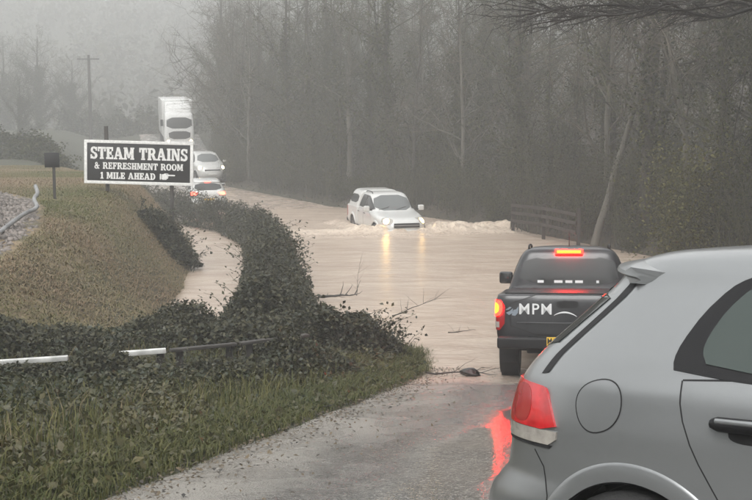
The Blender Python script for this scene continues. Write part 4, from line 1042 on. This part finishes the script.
# ------------------------------------------------------------------ debris
def twiggy(name, label, cat, base, L, az, elev, rad, seed, n_tw=9, mt=None, spread=0.9):
    rg2 = np.random.RandomState(seed); bf = Buf(); t = np.linspace(0, 1, 9)
    d = np.array([math.cos(az) * math.cos(elev), math.sin(az) * math.cos(elev), math.sin(elev)])
    P = t[:, None] * d * L + np.cumsum(rg2.normal(0, 0.012 * L, (9, 3)), 0); bf.tube(P, rad * (1 - 0.75 * t), 6)
    for i in range(n_tw):
        k_ = rg2.randint(2, 9); q = d + rg2.normal(0, spread, 3); q[2] = abs(q[2]) * 0.7 + 0.1; q /= np.linalg.norm(q)
        l_ = L * rg2.uniform(0.2, 0.55); s_ = np.linspace(0, 1, 5)[:, None]
        bf.tube(P[k_] + s_ * q * l_ + np.cumsum(rg2.normal(0, 0.02 * L, (5, 3)), 0) * s_, rad * 0.35 * (1 - 0.8 * s_[:, 0]), 4)
    o = link(name, bf.mesh(name, mt or M['twig_dark'], True)); o.location = base; return tag(o, label, cat)
p = onz(318, 297); twiggy('fallen_branch', 'dark broken branch lying in the flood beside the hedge corner', 'branch', (p.x, p.y, 0.02), 0.75, R(8), R(3), 0.035, 4, 10)
p = onz(357, 292); twiggy('reflection_twig', 'thin bare twig standing in for a twig reflection on the flood water', 'sapling', (p.x, p.y, -0.15), 0.7, R(70), R(82), 0.007, 6, 9, spread=0.45)  # upright twig stands in for a twig's reflection on the water
p = onz(392, 318); twiggy('bramble_stem', 'bare arching bramble stems trailing into the flood at the verge tip', 'bramble', (p.x, p.y, 0.05), 0.85, R(12), R(16), 0.012, 9, 12)
p = onz(470, 331); twiggy('floating_twig', 'small pale twig floating at the edge of the shallow water', 'twig', (p.x - 0.4, p.y - .3, 0.03), 0.5, R(15), R(4), 0.01, 12, 6)
dp = onz(471, 379, gz(1.4, 14.3)); dz_ = float(zroad(np.array([dp.y]))[0]) + 0.03
bm = bmesh.new(); bmesh.ops.create_icosphere(bm, subdivisions=3, radius=0.15)
for v in bm.verts:
    nz_ = noise.noise(v.co * 9) * 0.05 + noise.noise(v.co * 25) * 0.02
    v.co = Vector((v.co.x * 1.0, v.co.y * 0.7, v.co.z * 0.42)) * (1 + nz_ * 5) + Vector((0, 0, 0.035))
    if v.co.x > 0.04: v.co.z -= 0.05 * (v.co.x - 0.04) / 0.1
o = bm_obj('debris_lump', bm, M['litter_dark'] if 'litter_dark' in M else mat('sodden_debris', (0.02, 0.018, 0.016), 0.35, bump=0.8, bscale=25), None, 60)
o.location = (dp.x, dp.y, dz_); tag(o, 'dark sodden lump of debris lying on the wet road left of the pickup', 'debris')
twiggy('road_stick', 'thin stick lying on the silty road beside the dark lump', 'stick', (dp.x - 0.62, dp.y - 0.02, dz_ + 0.02), 1.05, R(4), R(-1.5), 0.014, 21, 4)

# ------------------------------------------------------------------ trees and bushes
def grow_tree(seed, h, r0, lean=0.0, n1=16, n2=7, n3=5, crown0=0.25, ivy=0, pale=False, droop=0.0, spread=0.45, base_shoots=0):
    """trunk mesh and crown mesh of a bare winter tree, some ivy-clad"""
    rg = np.random.RandomState(seed); tr, cr = Buf(), Buf(); lv = Buf()
    K = 14; t = np.linspace(0, 1, K)
    P = np.stack([lean * h * t ** 1.3 + np.cumsum(rg.normal(0, 0.018 * h / 6, K)), np.cumsum(rg.normal(0, 0.02 * h / 6, K)), -0.3 + (h + 0.3) * t], 1)
    rad = r0 * (1 - 0.9 * t) * (1 + 0.7 * np.exp(-t * 22)); tr.tube(P, rad, 8)
    def at_t(q): return np.array([np.interp(q, t, P[:, i]) for i in range(3)])
    pts = []
    for i in range(n1):
        q = crown0 + (1 - crown0) * (i + rg.uniform(0, 1)) / n1 * 0.97; b0 = at_t(q)
        az = rg.uniform(0, 6.28); el = rg.uniform(0.35, 1.05); L = h * spread * (1.15 - q) ** 0.8 * rg.uniform(0.6, 1.15)
        d = np.array([math.cos(az) * math.cos(el), math.sin(az) * math.cos(el), math.sin(el)]); s = np.linspace(0, 1, 8)[:, None]
        B = b0 + d * L * s + np.array([0, 0, 1.0]) * (0.10 - droop) * L * s ** 2 + np.cumsum(rg.normal(0, 0.022 * L, (8, 3)), 0)
        r1 = max(0.012, r0 * 0.38 * (1.1 - q)); (tr if i < n1 // 2 else cr).tube(B, r1 * (1 - 0.85 * s[:, 0]), 5)
        pts.append((B, r1))
        for j in range(n2):
            k = rg.randint(2, 8); d2 = d * 0.5 + rg.normal(0, 0.75, 3); d2[2] += 0.25 - droop; d2 /= np.linalg.norm(d2); L2 = L * rg.uniform(0.25, 0.55)
            s2 = np.linspace(0, 1, 5)[:, None]; C_ = B[k] + d2 * L2 * s2 + np.cumsum(rg.normal(0, 0.03 * L2, (5, 3)), 0)
            cr.tube(C_, max(0.006, r1 * 0.4) * (1 - 0.8 * s2[:, 0]), 3, rg.uniform())
            for m_ in range(n3):
                kk = rg.randint(1, 5); d3 = d2 * 0.6 + rg.normal(0, 0.7, 3); d3[2] += 0.15 - droop; d3 /= np.linalg.norm(d3); L3 = L2 * rg.uniform(0.3, 0.7)
                s3 = np.linspace(0, 1, 3)[:, None]; cr.tube(C_[kk] + d3 * L3 * s3 + rg.normal(0, 0.03 * L3, (3, 3)) * s3, np.array([0.006, 0.0045, 0.002]), 3, rg.uniform())
    for i in range(base_shoots):
        az = rg.uniform(0, 6.28); L = rg.uniform(1.2, 3.2); s = np.linspace(0, 1, 6)[:, None]
        d = np.array([math.cos(az) * 0.3, math.sin(az) * 0.3, 1.0])
        cr.tube(np.array([rg.normal(0, .25), rg.normal(0, .25), 0]) + d * L * s + np.cumsum(rg.normal(0, 0.04, (6, 3)), 0), 0.012 * (1 - 0.8 * s[:, 0]), 3, rg.uniform())
    if ivy:
        q = rg.uniform(0.02, 0.72, ivy) ** 1.1; c0 = np.stack([np.interp(q, t, P[:, i]) for i in range(3)], 1); a = rg.uniform(0, 6.28, ivy)
        lump = 0.6 + 0.5 * np.sin(q * 23 + a * 1.0 + seed) + 0.3 * np.sin(q * 57 + a * 2)
        rr = (0.16 + 0.55 * rg.uniform(0, 1, ivy) ** 1.6 * (1 - 0.6 * q)) * np.clip(lump, 0.25, 1.3)
        lv.leaves(c0 + np.stack([np.cos(a) * rr, np.sin(a) * rr, rg.normal(0, 0.1, ivy)], 1), 0.12, rg, up=0.2, droop=0.6)
        for B, r1 in pts[:max(2, n1 // 2)]:
            k_ = ivy // 14; s = rg.uniform(0, 0.7, k_); c1 = np.stack([np.interp(s, np.linspace(0, 1, 8), B[:, i]) for i in range(3)], 1)
            lv.leaves(c1 + rg.normal(0, 0.16, (k_, 3)), 0.11, rg, up=0.2, droop=0.6)
    return tr.mesh('trunk', M['bark_pale'] if pale else M['bark'], True), cr.mesh('crown', M['twig_pale'] if pale else M['twig']), (lv.mesh('ivy', M['ivy']) if ivy else None)
def grow_shrub(seed, h, w_, stems=30, leaves=1800, leaf=0.09, mt='ivy', bare=0.0):
    rg = np.random.RandomState(seed); st, lv = Buf(), Buf(); tips = []
    for i in range(stems):
        az = rg.uniform(0, 6.28); L = h * rg.uniform(0.55, 1.1); s = np.linspace(0, 1, 8)[:, None]; out = w_ * rg.uniform(0.1, 0.9)
        b0 = np.array([rg.normal(0, w_ * 0.25), rg.normal(0, w_ * 0.25), -0.15])
        P = b0 + np.array([0, 0, L]) * s ** 0.85 + np.array([math.cos(az), math.sin(az), 0]) * out * s ** 1.6 + np.cumsum(rg.normal(0, 0.02 * h, (8, 3)), 0)
        st.tube(P, 0.02 * (1 - 0.8 * s[:, 0]), 4, rg.uniform()); tips.append(P)
        for j in range(6):
            k = rg.randint(2, 8); d = rg.normal(0, 1, 3); d[2] += 0.8; d /= np.linalg.norm(d); l_ = rg.uniform(0.12, 0.3) * h; s2 = np.linspace(0, 1, 4)[:, None]
            Q = P[k] + d * l_ * s2 + rg.normal(0, 0.03 * l_, (4, 3)) * s2
            st.tube(Q, 0.006 * (1 - 0.7 * s2[:, 0]), 3, rg.uniform()); tips.append(Q)
    A = np.concatenate([t_[2:] for t_ in tips]); c = A[rg.randint(0, len(A), leaves)] + rg.normal(0, 0.07 * max(h, 1), (leaves, 3)); c[:, 2] = np.abs(c[:, 2])
    lv.leaves(c, leaf, rg, up=0.4)
    return st.mesh('stems', M['twig']), lv.mesh('leaves', M[mt])
def plant(name, meshes, names, loc, rz, s, label, cat, group=None, sz=None):
    t = empty(name, loc, rz); t.scale = (s, s, sz or s); tag(t, label, cat, group)
    for me, nm in zip(meshes, names):
        if me is not None: link(nm, me, None, t)
    return t
VAR = [grow_tree(101, 12, 0.17, 0.02, 20, 8, 6, 0.18, 2600), grow_tree(102, 11, 0.13, -0.04, 20, 8, 6, 0.15, 0, base_shoots=14), grow_tree(103, 13, 0.2, 0.03, 18, 8, 6, 0.22, 4200),
       grow_tree(104, 9.5, 0.10, 0.06, 22, 8, 6, 0.10, 900, base_shoots=20), grow_tree(105, 11, 0.12, -0.03, 22, 8, 6, 0.12, 0, True, base_shoots=10), grow_tree(106, 10, 0.15, 0.0, 20, 9, 6, 0.12, 6500)]
SHR = [grow_shrub(201, 2.6, 1.2, 34, 2600, 0.10), grow_shrub(202, 3.4, 1.3, 40, 900, 0.09), grow_shrub(203, 1.7, 1.2, 30, 2800, 0.09), grow_shrub(204, 4.2, 1.5, 44, 1500, 0.10)]
rng = np.random.RandomState(77)
# the wood along the right bank: rows set back from the water
def edge_pt(y, off):
    x0 = float(xr(np.array([y]))[0]); x1 = float(xr(np.array([y + 0.5]))[0]); d = Vector((x1 - x0, 0.5)).normalized()
    return x0 + d.y * off, y - d.x * off
TL, TG = 'bare ivy-hung tree in the dark wood along the right bank', 'trees in the dark wood'
for off, ys, jit in ((1.3, np.arange(25, 96, 3.0), 0.8), (3.6, np.arange(24, 100, 3.1), 1.2), (6.8, np.arange(25, 110, 3.6), 1.4), (11, np.arange(28, 120, 4.4), 1.8), (17, np.arange(32, 125, 5.5), 2.5)):
    for y in ys:
        x_, y_ = edge_pt(y + rng.uniform(-1, 1), off + rng.uniform(-jit, jit) * 0.6)
        v = rng.randint(0, 6); s = rng.uniform(0.8, 1.15)
        plant('woodland_tree', VAR[v], ('trunk', 'crown', 'ivy'), (x_, y_, gz(x_, y_) - 0.05), rng.uniform(0, 6.28), s, TL, 'tree', TG)
for off, ys, jit, ss in ((0.9, np.arange(24.5, 80, 1.15), 0.35, 0.66), (2.4, np.arange(24, 84, 2.1), 0.6, 0.95), (5.0, np.arange(25, 90, 3.0), 1.0, 1.15), (9.0, np.arange(26, 90, 4.2), 1.2, 1.2)):
    for y in ys:
        x_, y_ = edge_pt(y + rng.uniform(-.6, .6), off + rng.uniform(-jit, jit)); v = rng.randint(0, 4); s = ss * rng.uniform(0.75, 1.2)
        plant('understorey_shrub', SHR[v], ('stems', 'leaves'), (x_, y_, gz(x_, y_) - 0.03), rng.uniform(0, 6.28), s, 'tangled dark shrub in the undergrowth along the right bank', 'shrub', 'undergrowth of the dark wood')
# more trees added out of view to darken reflections and block low sky light
for k_, (x_, y_) in enumerate([(xr(np.array([y]))[0] + 2.2 + 1.2 * math.sin(y * 7), y) for y in np.arange(-18, 23, 2.6)] + [(xr(np.array([y]))[0] + 5.5, y + 1) for y in np.arange(-18, 20, 3.4)]):
    plant('woodland_tree', VAR[(0, 2, 5)[k_ % 3]], ('trunk', 'crown', 'ivy'), (x_ + 1.0, y_, gz(x_ + 1.0, y_) - 0.05), k_ * 1.7, 1.0, TL, 'tree', TG)
for k_, (x_, y_) in enumerate([(-10.5 + 0.12 * y + math.sin(y * 5), y) for y in np.arange(-20, 6, 2.0)] + [(x, -19 + math.sin(x * 3)) for x in np.arange(-12, 9, 2.2)] + [(-13.5, y) for y in np.arange(-18, 6, 3.0)]):
    plant('unseen_tree', VAR[(0, 2, 5)[k_ % 3]], ('trunk', 'crown', 'ivy'), (x_, y_, gz(x_, y_) - 0.05), k_ * 2.1, 0.85, 'unseen ivy-hung tree added behind the near road to darken reflections', 'tree', 'unseen trees added for reflections')
# three that stand out
p = at(590, 236, 32.4); tv = grow_tree(301, 11, 0.14, 0.0, 14, 6, 5, 0.42, 0, True)
t_ = plant('pale_leaning_tree', tv, ('trunk', 'crown', 'ivy'), (p.x, p.y, gz(p.x, p.y)), 0, 1.0, 'pale trunk leaning right at the front of the wood behind the black pickup', 'tree'); t_.rotation_euler = (0, R(13), 0)
p = at(690, 235, 30.5); tv = grow_tree(302, 9.5, 0.13, -0.18, 20, 9, 6, 0.3, 0, True, droop=0.22, spread=0.62)
plant('spreading_tree', tv, ('trunk', 'crown', 'ivy'), (p.x, p.y, gz(p.x, p.y)), 0, 1.0, 'pale bare tree with arching brown branches above the grey hatchback', 'tree')
p = at(692, 200, 26.6); sv = grow_shrub(303, 3.5, 0.8, 36, 7000, 0.085, 'ivy_yellow')
plant('yellow_green_bush', sv, ('stems', 'leaves'), (p.x, p.y, gz(p.x, p.y) - 0.05), 0, 1.0, 'yellow green leafy bush in front of the dark wood above the grey hatchback', 'bush')
p = at(348, 205, 52); tv = grow_tree(304, 12, 0.17, 0.02, 14, 6, 5, 0.4, 0, True)
plant('pale_straight_tree', tv, ('trunk', 'crown', 'ivy'), (p.x, p.y + 0.8, gz(p.x, p.y + 0.8)), 0.6, 1.0, 'pale straight trunk in the wood directly behind the silver white pickup', 'tree')

# overhanging branches at the upper right: a tree rooted beyond the road's right edge
rg = np.random.RandomState(9); tr, cr = Buf(), Buf(); bx, by = 12.2, 18.5; bz = gz(bx, by)
t = np.linspace(0, 1, 10)
tr.tube(np.stack([-0.6 * t, -0.3 * t, -0.3 + 9.5 * t], 1) + np.cumsum(rg.normal(0, 0.03, (10, 3)), 0), 0.24 * (1 - 0.8 * t), 9)
limbs = [((752 + 60, -6), (690, 14), (610, 9), (535, 13)), ((752 + 60, 18), (700, 6), (640, 20), (560, 26)), ((752 + 60, 2), (720, 24), (660, 2), (600, -8)), ((752 + 60, -25), (700, -16), (620, -12), (530, 2)), ((830, 30), (760, 20), (715, 12), (680, 22))]
for i, pl_ in enumerate(limbs):
    ctrl = [np.array([-0.4, -0.2, 4.6 + 0.35 * i])]
    for j, (a, b_) in enumerate(pl_): q = at(a, b_ - 12, 17.5 - 0.9 * j + 0.3 * i); ctrl.append(np.array([q.x - bx, q.y - by, q.z - bz]))
    P = catmull(np.array(ctrl), 6); s = np.linspace(0, 1, len(P)); P = P + np.cumsum(rg.normal(0, 0.015, P.shape), 0)
    tr.tube(P, 0.038 * (1 - 0.85 * s) + 0.004, 6)
    for m_ in range(46):
        k = rg.randint(7, len(P)); d = np.array([-1.0, rg.normal(0, 0.7), rg.normal(0.04, 0.30)]); d /= np.linalg.norm(d); L = rg.uniform(0.3, 1.1); s2 = np.linspace(0, 1, 6)[:, None]
        Q = P[k] + d * L * s2 + np.cumsum(rg.normal(0, 0.03, (6, 3)), 0) * s2 ** 0.5; cr.tube(Q, 0.011 * (1 - 0.8 * s2[:, 0]), 4)
        for u in range(6):
            d3 = d * 0.6 + rg.normal(0, 0.5, 3); d3 /= np.linalg.norm(d3); s3 = np.linspace(0, 1, 4)[:, None]
            cr.tube(Q[rg.randint(1, 6)] + d3 * rg.uniform(0.12, 0.5) * s3 + np.cumsum(rg.normal(0, 0.012, (4, 3)), 0), 0.005 * (1 - 0.7 * s3[:, 0]), 3)
plant('overhanging_tree', (tr.mesh('trunk', M['twig_dark'], True), cr.mesh('crown', M['twig_dark'])), ('trunk', 'crown'), (bx, by, bz), 0, 1.0, 'dark bare branches reaching in across the top right corner', 'tree')

# trees and hedge in the mist on the left
DOME = [grow_tree(401, 8, 0.2, 0.0, 30, 9, 6, 0.08, 9000, spread=0.55), grow_tree(402, 7, 0.18, 0.0, 30, 9, 6, 0.06, 7000, spread=0.6)]
for i, (px_, D, s, v, lab) in enumerate(((40, 108, 1.2, 0, 'misty rounded tree behind the small black board'), (8, 116, 1.4, 1, 'misty tree at the left edge behind the faint pole'), (74, 112, 1.1, 1, 'low misty tree right beside the tall telegraph pole'),
                                         (20, 88, 0.7, 1, 'small misty bush above the gravel track'), (112, 125, 0.8, 0, 'faint low tree just above the left end of the sign'), (150, 138, 1.0, 1, 'faint tree in the mist left of the white lorry'))):
    p = at(px_, 140, D); plant('misty_tree', DOME[v], ('trunk', 'crown', 'ivy'), (p.x, p.y, gz(p.x, p.y) - 0.1), i * 1.3, s, lab, 'tree')
def mass(name, label, cat, path, half, hgt, n_lv, leaf, mtl, seed, n_st=200, sprig=60, rndlo=0.0, rndhi=1.0, base=True, kind=None):
    """a bramble thicket along a path: leaf shell over stems"""
    rg = np.random.RandomState(seed); path = np.array(path, float)
    L = np.concatenate([[0], np.cumsum(np.hypot(*np.diff(path, axis=0).T))])
    u = rg.uniform(0, L[-1], n_lv); cx_ = np.interp(u, L, path[:, 0]); cy_ = np.interp(u, L, path[:, 1])
    hw = np.interp(u, L, half) if np.ndim(half) else half; hh_ = np.interp(u, L, hgt) if np.ndim(hgt) else hgt
    wob = 0.78 + 0.28 * np.sin(u * 2.1 + seed) + 0.18 * np.sin(u * 5.3 + 1) 
    a = rg.uniform(0, math.pi, n_lv); rr = rg.uniform(0.35, 1, n_lv) ** 0.35
    d = np.gradient(path, axis=0); tx = np.interp(u, L, d[:, 0]); ty_ = np.interp(u, L, d[:, 1]); ln = np.hypot(tx, ty_) + 1e-9
    lat = np.cos(a) * rr * hw * (0.85 + 0.15 * wob); x_ = cx_ + lat * ty_ / ln; y_ = cy_ - lat * tx / ln
    lump = 1 + 0.35 * lumps(x_ * 4, y_ * 4)
    ends = np.minimum(1, np.minimum(u, L[-1] - u) / 0.5) ** 0.5
    z_ = np.maximum(ground(x_, y_), -0.08) + np.sin(a) * rr * hh_ * wob * lump * (0.3 + 0.7 * ends)
    lv = Buf(); r_ = np.clip(rndlo + (rndhi - rndlo) * rg.beta(1.6, 2.4, n_lv), 0, 1)
    lv.leaves(np.stack([x_, y_, np.maximum(z_, 0.0)], 1), leaf, rg, r_, up=0.5, droop=0.2)
    st = Buf()
    for i in range(n_st):
        v = rg.uniform(0, L[-1]); px_ = np.interp(v, L, path[:, 0]) + rg.normal(0, 0.3 * (half if not np.ndim(half) else np.interp(v, L, half))); py_ = np.interp(v, L, path[:, 1]) + rg.normal(0, 0.2)
        hq = (hgt if not np.ndim(hgt) else np.interp(v, L, hgt)); az = rg.uniform(0, 6.28); s = np.linspace(0, 1, 8)[:, None]; ln_ = hq * rg.uniform(0.7, 1.35 if i < sprig else 1.0)
        P = np.array([px_, py_, max(gz(px_, py_), -0.08) - 0.05]) + np.array([math.cos(az), math.sin(az), 0]) * ln_ * 0.7 * s ** 1.4 + np.array([0, 0, 1]) * ln_ * (1.25 * s - 0.45 * s ** 2) + np.cumsum(rg.normal(0, 0.012, (8, 3)), 0)
        st.tube(P, 0.008 * (1 - 0.7 * s[:, 0]), 3, rg.uniform())
        k_ = 14; lv.leaves(P[rg.randint(3, 8, k_)] + rg.normal(0, 0.03, (k_, 3)), leaf * 0.9, rg, None if rndhi > 0.9 else rg.uniform(rndlo, rndhi, k_))
    t = empty(name, (0, 0, 0)); tag(t, label, cat, None, kind)
    link('stems', st.mesh('stems', M['twig']), None, t); link('leaves', lv.mesh('leaves', M[mtl]), None, t); return t
mass('hedge', 'overgrown dark hedge between the roadside puddle and the flooded road', 'hedge',
     [(-1.75, 17.6), (-1.9, 20), (-2.35, 23.5), (-2.9, 28), (-3.7, 33), (-5.2, 38), (-8.6, 44), (-11.8, 50), (-14.6, 58)], [0.85, 0.8, 0.7, 0.6, 0.6, 0.7, 0.9, 0.9, 0.9], [1.0, 1.25, 1.3, 1.2, 1.1, 1.1, 1.25, 1.3, 1.4], 90000, 0.075, 'bramble', 31, 420, 120, 0.0, 0.85)
mass('corner_bramble', 'low bramble bush at the tip of the verge reaching into the flood', 'bush', [(-1.2, 14.9), (-0.35, 15.3), (0.35, 15.9)], [0.7, 0.55, 0.3], [0.72, 0.80, 0.45], 13000, 0.07, 'bramble', 33, 120, 40, 0.0, 0.8)
mass('verge_bramble', 'dark bramble bank above the white rail and below the hedge', 'bush', [(-2.2, 13.9), (-1.7, 15.4), (-1.6, 17.2)], [0.9, 0.9, 0.8], [0.7, 0.75, 0.8], 17000, 0.08, 'bramble', 34, 150, 40, 0.0, 0.8)
mass('rail_bramble', 'dense brambles growing under and in front of the white rail', 'bush', [(-5.2, 10.6), (-3.9, 10.8), (-2.6, 11.3), (-1.4, 12.3), (-0.5, 13.6)], [0.55, 0.5, 0.5, 0.55, 0.5], [0.38, 0.36, 0.44, 0.58, 0.46], 30000, 0.055, 'bramble', 35, 220, 40, 0.0, 0.9)
mass('slope_bramble', 'brambles fringing the foot of the tawny mound behind the white rail', 'bush', [(-6.0, 12.6), (-4.6, 13.0), (-3.4, 13.9), (-2.9, 15.6), (-2.9, 17.5)], [0.6, 0.6, 0.6, 0.6, 0.5], [0.42, 0.42, 0.5, 0.55, 0.5], 22000, 0.065, 'bramble', 36, 160, 40, 0.0, 0.95)
mass('sign_bramble', 'dark low bush round the foot of the sign posts', 'bush', [(-4.75, 26.6), (-5.3, 26.9), (-5.9, 27.2)], [0.55, 0.6, 0.5], [0.8, 0.95, 0.6], 6000, 0.085, 'bramble', 38, 90, 30, 0.0, 0.85)
mass('bend_hedge', 'misty hedge across the bend behind the white lorry', 'hedge', [(-32, 108), (-24, 106.5), (-16, 106), (-10, 107)], 1.6, 2.6, 9000, 0.3, 'ivy', 39, 80, 20)
mass('far_hedge', 'long misty hedge running behind the mound and sign', 'hedge', [(-30, 62), (-24, 60), (-19, 57), (-15.5, 52), (-12.0, 45)], [1.2, 1.2, 1.1, 1.0, 0.8], [1.8, 1.7, 1.5, 1.2, 0.9], 26000, 0.16, 'ivy', 37, 160, 40)

# leaf and grass cover nobody could count
rng = np.random.RandomState(5)
def scatter(n_, y0, y1, f0_, f1_, dens=None):
    y = rng.uniform(y0, y1, n_); w_ = rng.uniform(f0_, f1_, n_); x_ = xl(y) - w_; return x_, y, w_
bf = Buf()      # weeds and ivy over the near verge
x_, y, w_ = scatter(52000, 4.0, 15.5, 0.05, 5.2)
hh_ = 0.06 + 0.30 * sstep(0.25, 1.2, w_) * np.clip(lumps(x_ * 3.3, y * 3.3) * 1.3 + 0.5, 0.12, 1.1)
kp = (rng.uniform(0, 1, len(x_)) < 0.35 + 0.65 * sstep(0.15, 0.6, w_)); x_, y, hh_, w_ = x_[kp], y[kp], hh_[kp], w_[kp]
z_ = ground(x_, y) + hh_ * rng.uniform(0.1, 1.0, len(x_)) ** 0.6
r_ = np.clip(0.42 - 0.28 * sstep(0.8, 2.6, w_) + 0.30 * lumps(x_ * 1.7, y * 1.7) + rng.normal(0, 0.2, len(x_)) + 0.12 * sstep(11, 6, y), 0, 1)
bf.leaves(np.stack([x_, y, z_], 1), 0.052 + 0.03 * (rng.uniform(0, 1, len(x_)) > 0.85), rng, r_, up=0.55, droop=0.15)
tag(link('weed_cover', bf.mesh('weed_cover', M['weeds'])), 'low wet ivy and weeds covering the near roadside verge', 'weeds', kind='stuff')
bf = Buf()      # dead stalks standing in the verge
x_, y, w_ = scatter(3600, 5, 18, 0.9, 5.2); kp = lumps(x_ * 2.2 + 5, y * 2.2) > -0.05; x_, y = x_[kp], y[kp]
bf.blades(np.stack([x_, y, ground(x_, y) - 0.01], 1), 0.34, rng, 0.0045, 0.7)
tag(link('dead_stalks', bf.mesh('dead_stalks', M['stalks'])), 'thin brown dead stalks standing among the verge brambles', 'stalks', kind='stuff')
bf = Buf()      # green grass along the tarmac
x_, y, w_ = scatter(46000, 4.0, 16.7, -0.06, 1.5)
kp = rng.uniform(0, 1, len(x_)) < np.exp(-np.maximum(w_ - 0.45, 0) / 0.35) * sstep(-0.10, 0.12, w_ + 0.1 * lumps(x_ * 5, y * 5)); x_, y, w_ = x_[kp], y[kp], w_[kp]
r_ = np.clip(0.45 + 0.3 * lumps(x_ * 2, y * 2) + rng.normal(0, 0.2, len(x_)), 0, 1)
bf.blades(np.stack([x_, y, ground(x_, y) - 0.01], 1), 0.10 + 0.05 * sstep(0.1, 0.5, w_), rng, 0.0045, 0.9, r_)
x_, y, w_ = scatter(9000, 5, 14, 0.6, 5.0)
bf.blades(np.stack([x_, y, ground(x_, y) - 0.01], 1), 0.30, rng, 0.005, 0.6, np.clip(rng.normal(0.6, 0.25, len(x_)), 0, 1))
tag(link('verge_grass', bf.mesh('verge_grass', M['grass_green'])), 'short green grass along the left edge of the road', 'grass', kind='stuff')
bf = Buf()      # tawny grass of the mound
k = 190000; y = rng.uniform(11.5, 44, k); x_ = np.interp(y, MB_[:, 1], MB_[:, 0]) + 0.7 - rng.uniform(0, 1, k) ** 1.2 * (3.4 + 0.16 * y)
kp = (x_ > xt(y) + 0.15) | (y > 28.6); x_, y = x_[kp], y[kp]; zt_ = ground(x_, y); kp = zt_ > -0.1; x_, y, zt_ = x_[kp], y[kp], zt_[kp]
patchy = lumps(x_ * 1.1, y * 1.1); r_ = np.clip(0.46 + 0.95 * patchy + rng.normal(0, 0.17, len(x_)), 0, 1)
bf.blades(np.stack([x_, y, zt_ - 0.01], 1), 0.07 + 0.10 * np.clip(patchy, 0, 1), rng, 0.009, 2.6, r_)
tag(link('dead_grass', bf.mesh('dead_grass', M['grass_dead'])), 'flattened tawny dead grass covering the mound', 'grass', kind='stuff')
bf = Buf()      # washed-down litter at the tarmac edge
k = 2600; y = rng.uniform(4.5, 15.5, k); w_ = rng.normal(-0.12, 0.22, k) - 0.5 * (rng.uniform(0, 1, k) < 0.12) * rng.uniform(0, 2, k); x_ = xl(y) - w_
bf.leaves(np.stack([x_, y, np.maximum(zroad(y), ground(x_, y)) + 0.02 + 0.05 * np.clip((-w_) / 3, 0, 1)], 1), 0.035, rng, None, up=2.5)
tag(link('leaf_litter', bf.mesh('leaf_litter', M['litter'])), 'wet fallen leaves washed along the left road edge', 'leaves', kind='stuff')
for i, (px_, py_, L) in enumerate(((318, 408, 0.16), (260, 418, 0.12), (233, 435, 0.10), (196, 440, 0.2), (140, 470, 0.26), (360, 392, 0.1))):
    D = 9.0
    for _ in range(12): p = at(px_, py_, D); zg = float(zroad(np.array([p.y]))[0]) + 0.03; p = onz(px_, py_, zg); D = p.y
    twiggy('verge_stick', ['short dark stick on the wet road edge beside the grass', 'small twig just off the grass at the road edge', 'dark scrap of wood on the open wet road', 'stick washed against the verge in the near foreground', 'longest stick at the grass edge in the near foreground', 'tiny twig at the far end of the grassy road edge'][i], 'stick', (p.x, p.y, zg + 0.01), L, R(20 + 25 * i), R(2), 0.012, 40 + i, 2)
bf = Buf()      # floor of the wood
k = 16000; y = rng.uniform(23, 75, k); o_ = rng.uniform(0.1, 9, k); x_ = xr(y) + o_ * 1.2
bf.leaves(np.stack([x_, y, ground(x_, y) + rng.uniform(0, 0.25, k)], 1), 0.11, rng, rng.beta(1.5, 3, k), up=0.6)
tag(link('woodland_ground_cover', bf.mesh('woodland_ground_cover', M['ivy'])), 'dark ivy trailing over the floor of the wood', 'ground cover', kind='stuff')
bf = Buf()      # wooded hillside far behind
k = 2600; x_ = rng.uniform(-140, 60, k); y = rng.uniform(125, 315, k); zt_ = ground(x_, y)
for i in range(k):
    hq = rng.uniform(4, 8); m_ = 34; q = rng.normal(0, 1, (m_, 3)); q /= np.linalg.norm(q, axis=1, keepdims=True)
    c = np.array([x_[i], y[i], zt_[i] + hq * 0.55]) + q * np.array([hq * 0.32, hq * 0.32, hq * 0.5]) * rng.uniform(0.5, 1, (m_, 1))
    bf.leaves(c, hq * 0.16, rng, np.clip(rng.normal(rng.uniform(0.2, 0.8), 0.12, m_), 0, 1), up=0.2)
tag(link('hillside_wood', bf.mesh('hillside_wood', M['hillwood'])), 'misty wooded hillside closing the view behind the road', 'wood', kind='stuff')

# ------------------------------------------------------------------ rain haze
m, n, l = nodes_of('rain_haze'); n.remove(n['Principled BSDF'])
pv = n.new('ShaderNodeVolumePrincipled'); pv.inputs['Color'].default_value = (0.76, 0.765, 0.76, 1); pv.inputs['Density'].default_value = 0.0058
pv.inputs['Anisotropy'].default_value = 0.1
l.new(pv.outputs[0], n['Material Output'].inputs['Volume'])
hz = box('haze', (-15, 152, 26), (362, 366, 58), m); tag(hz, kind='stuff')
hz['label'] = 'grey rain haze filling the whole valley'; hz['category'] = 'haze'
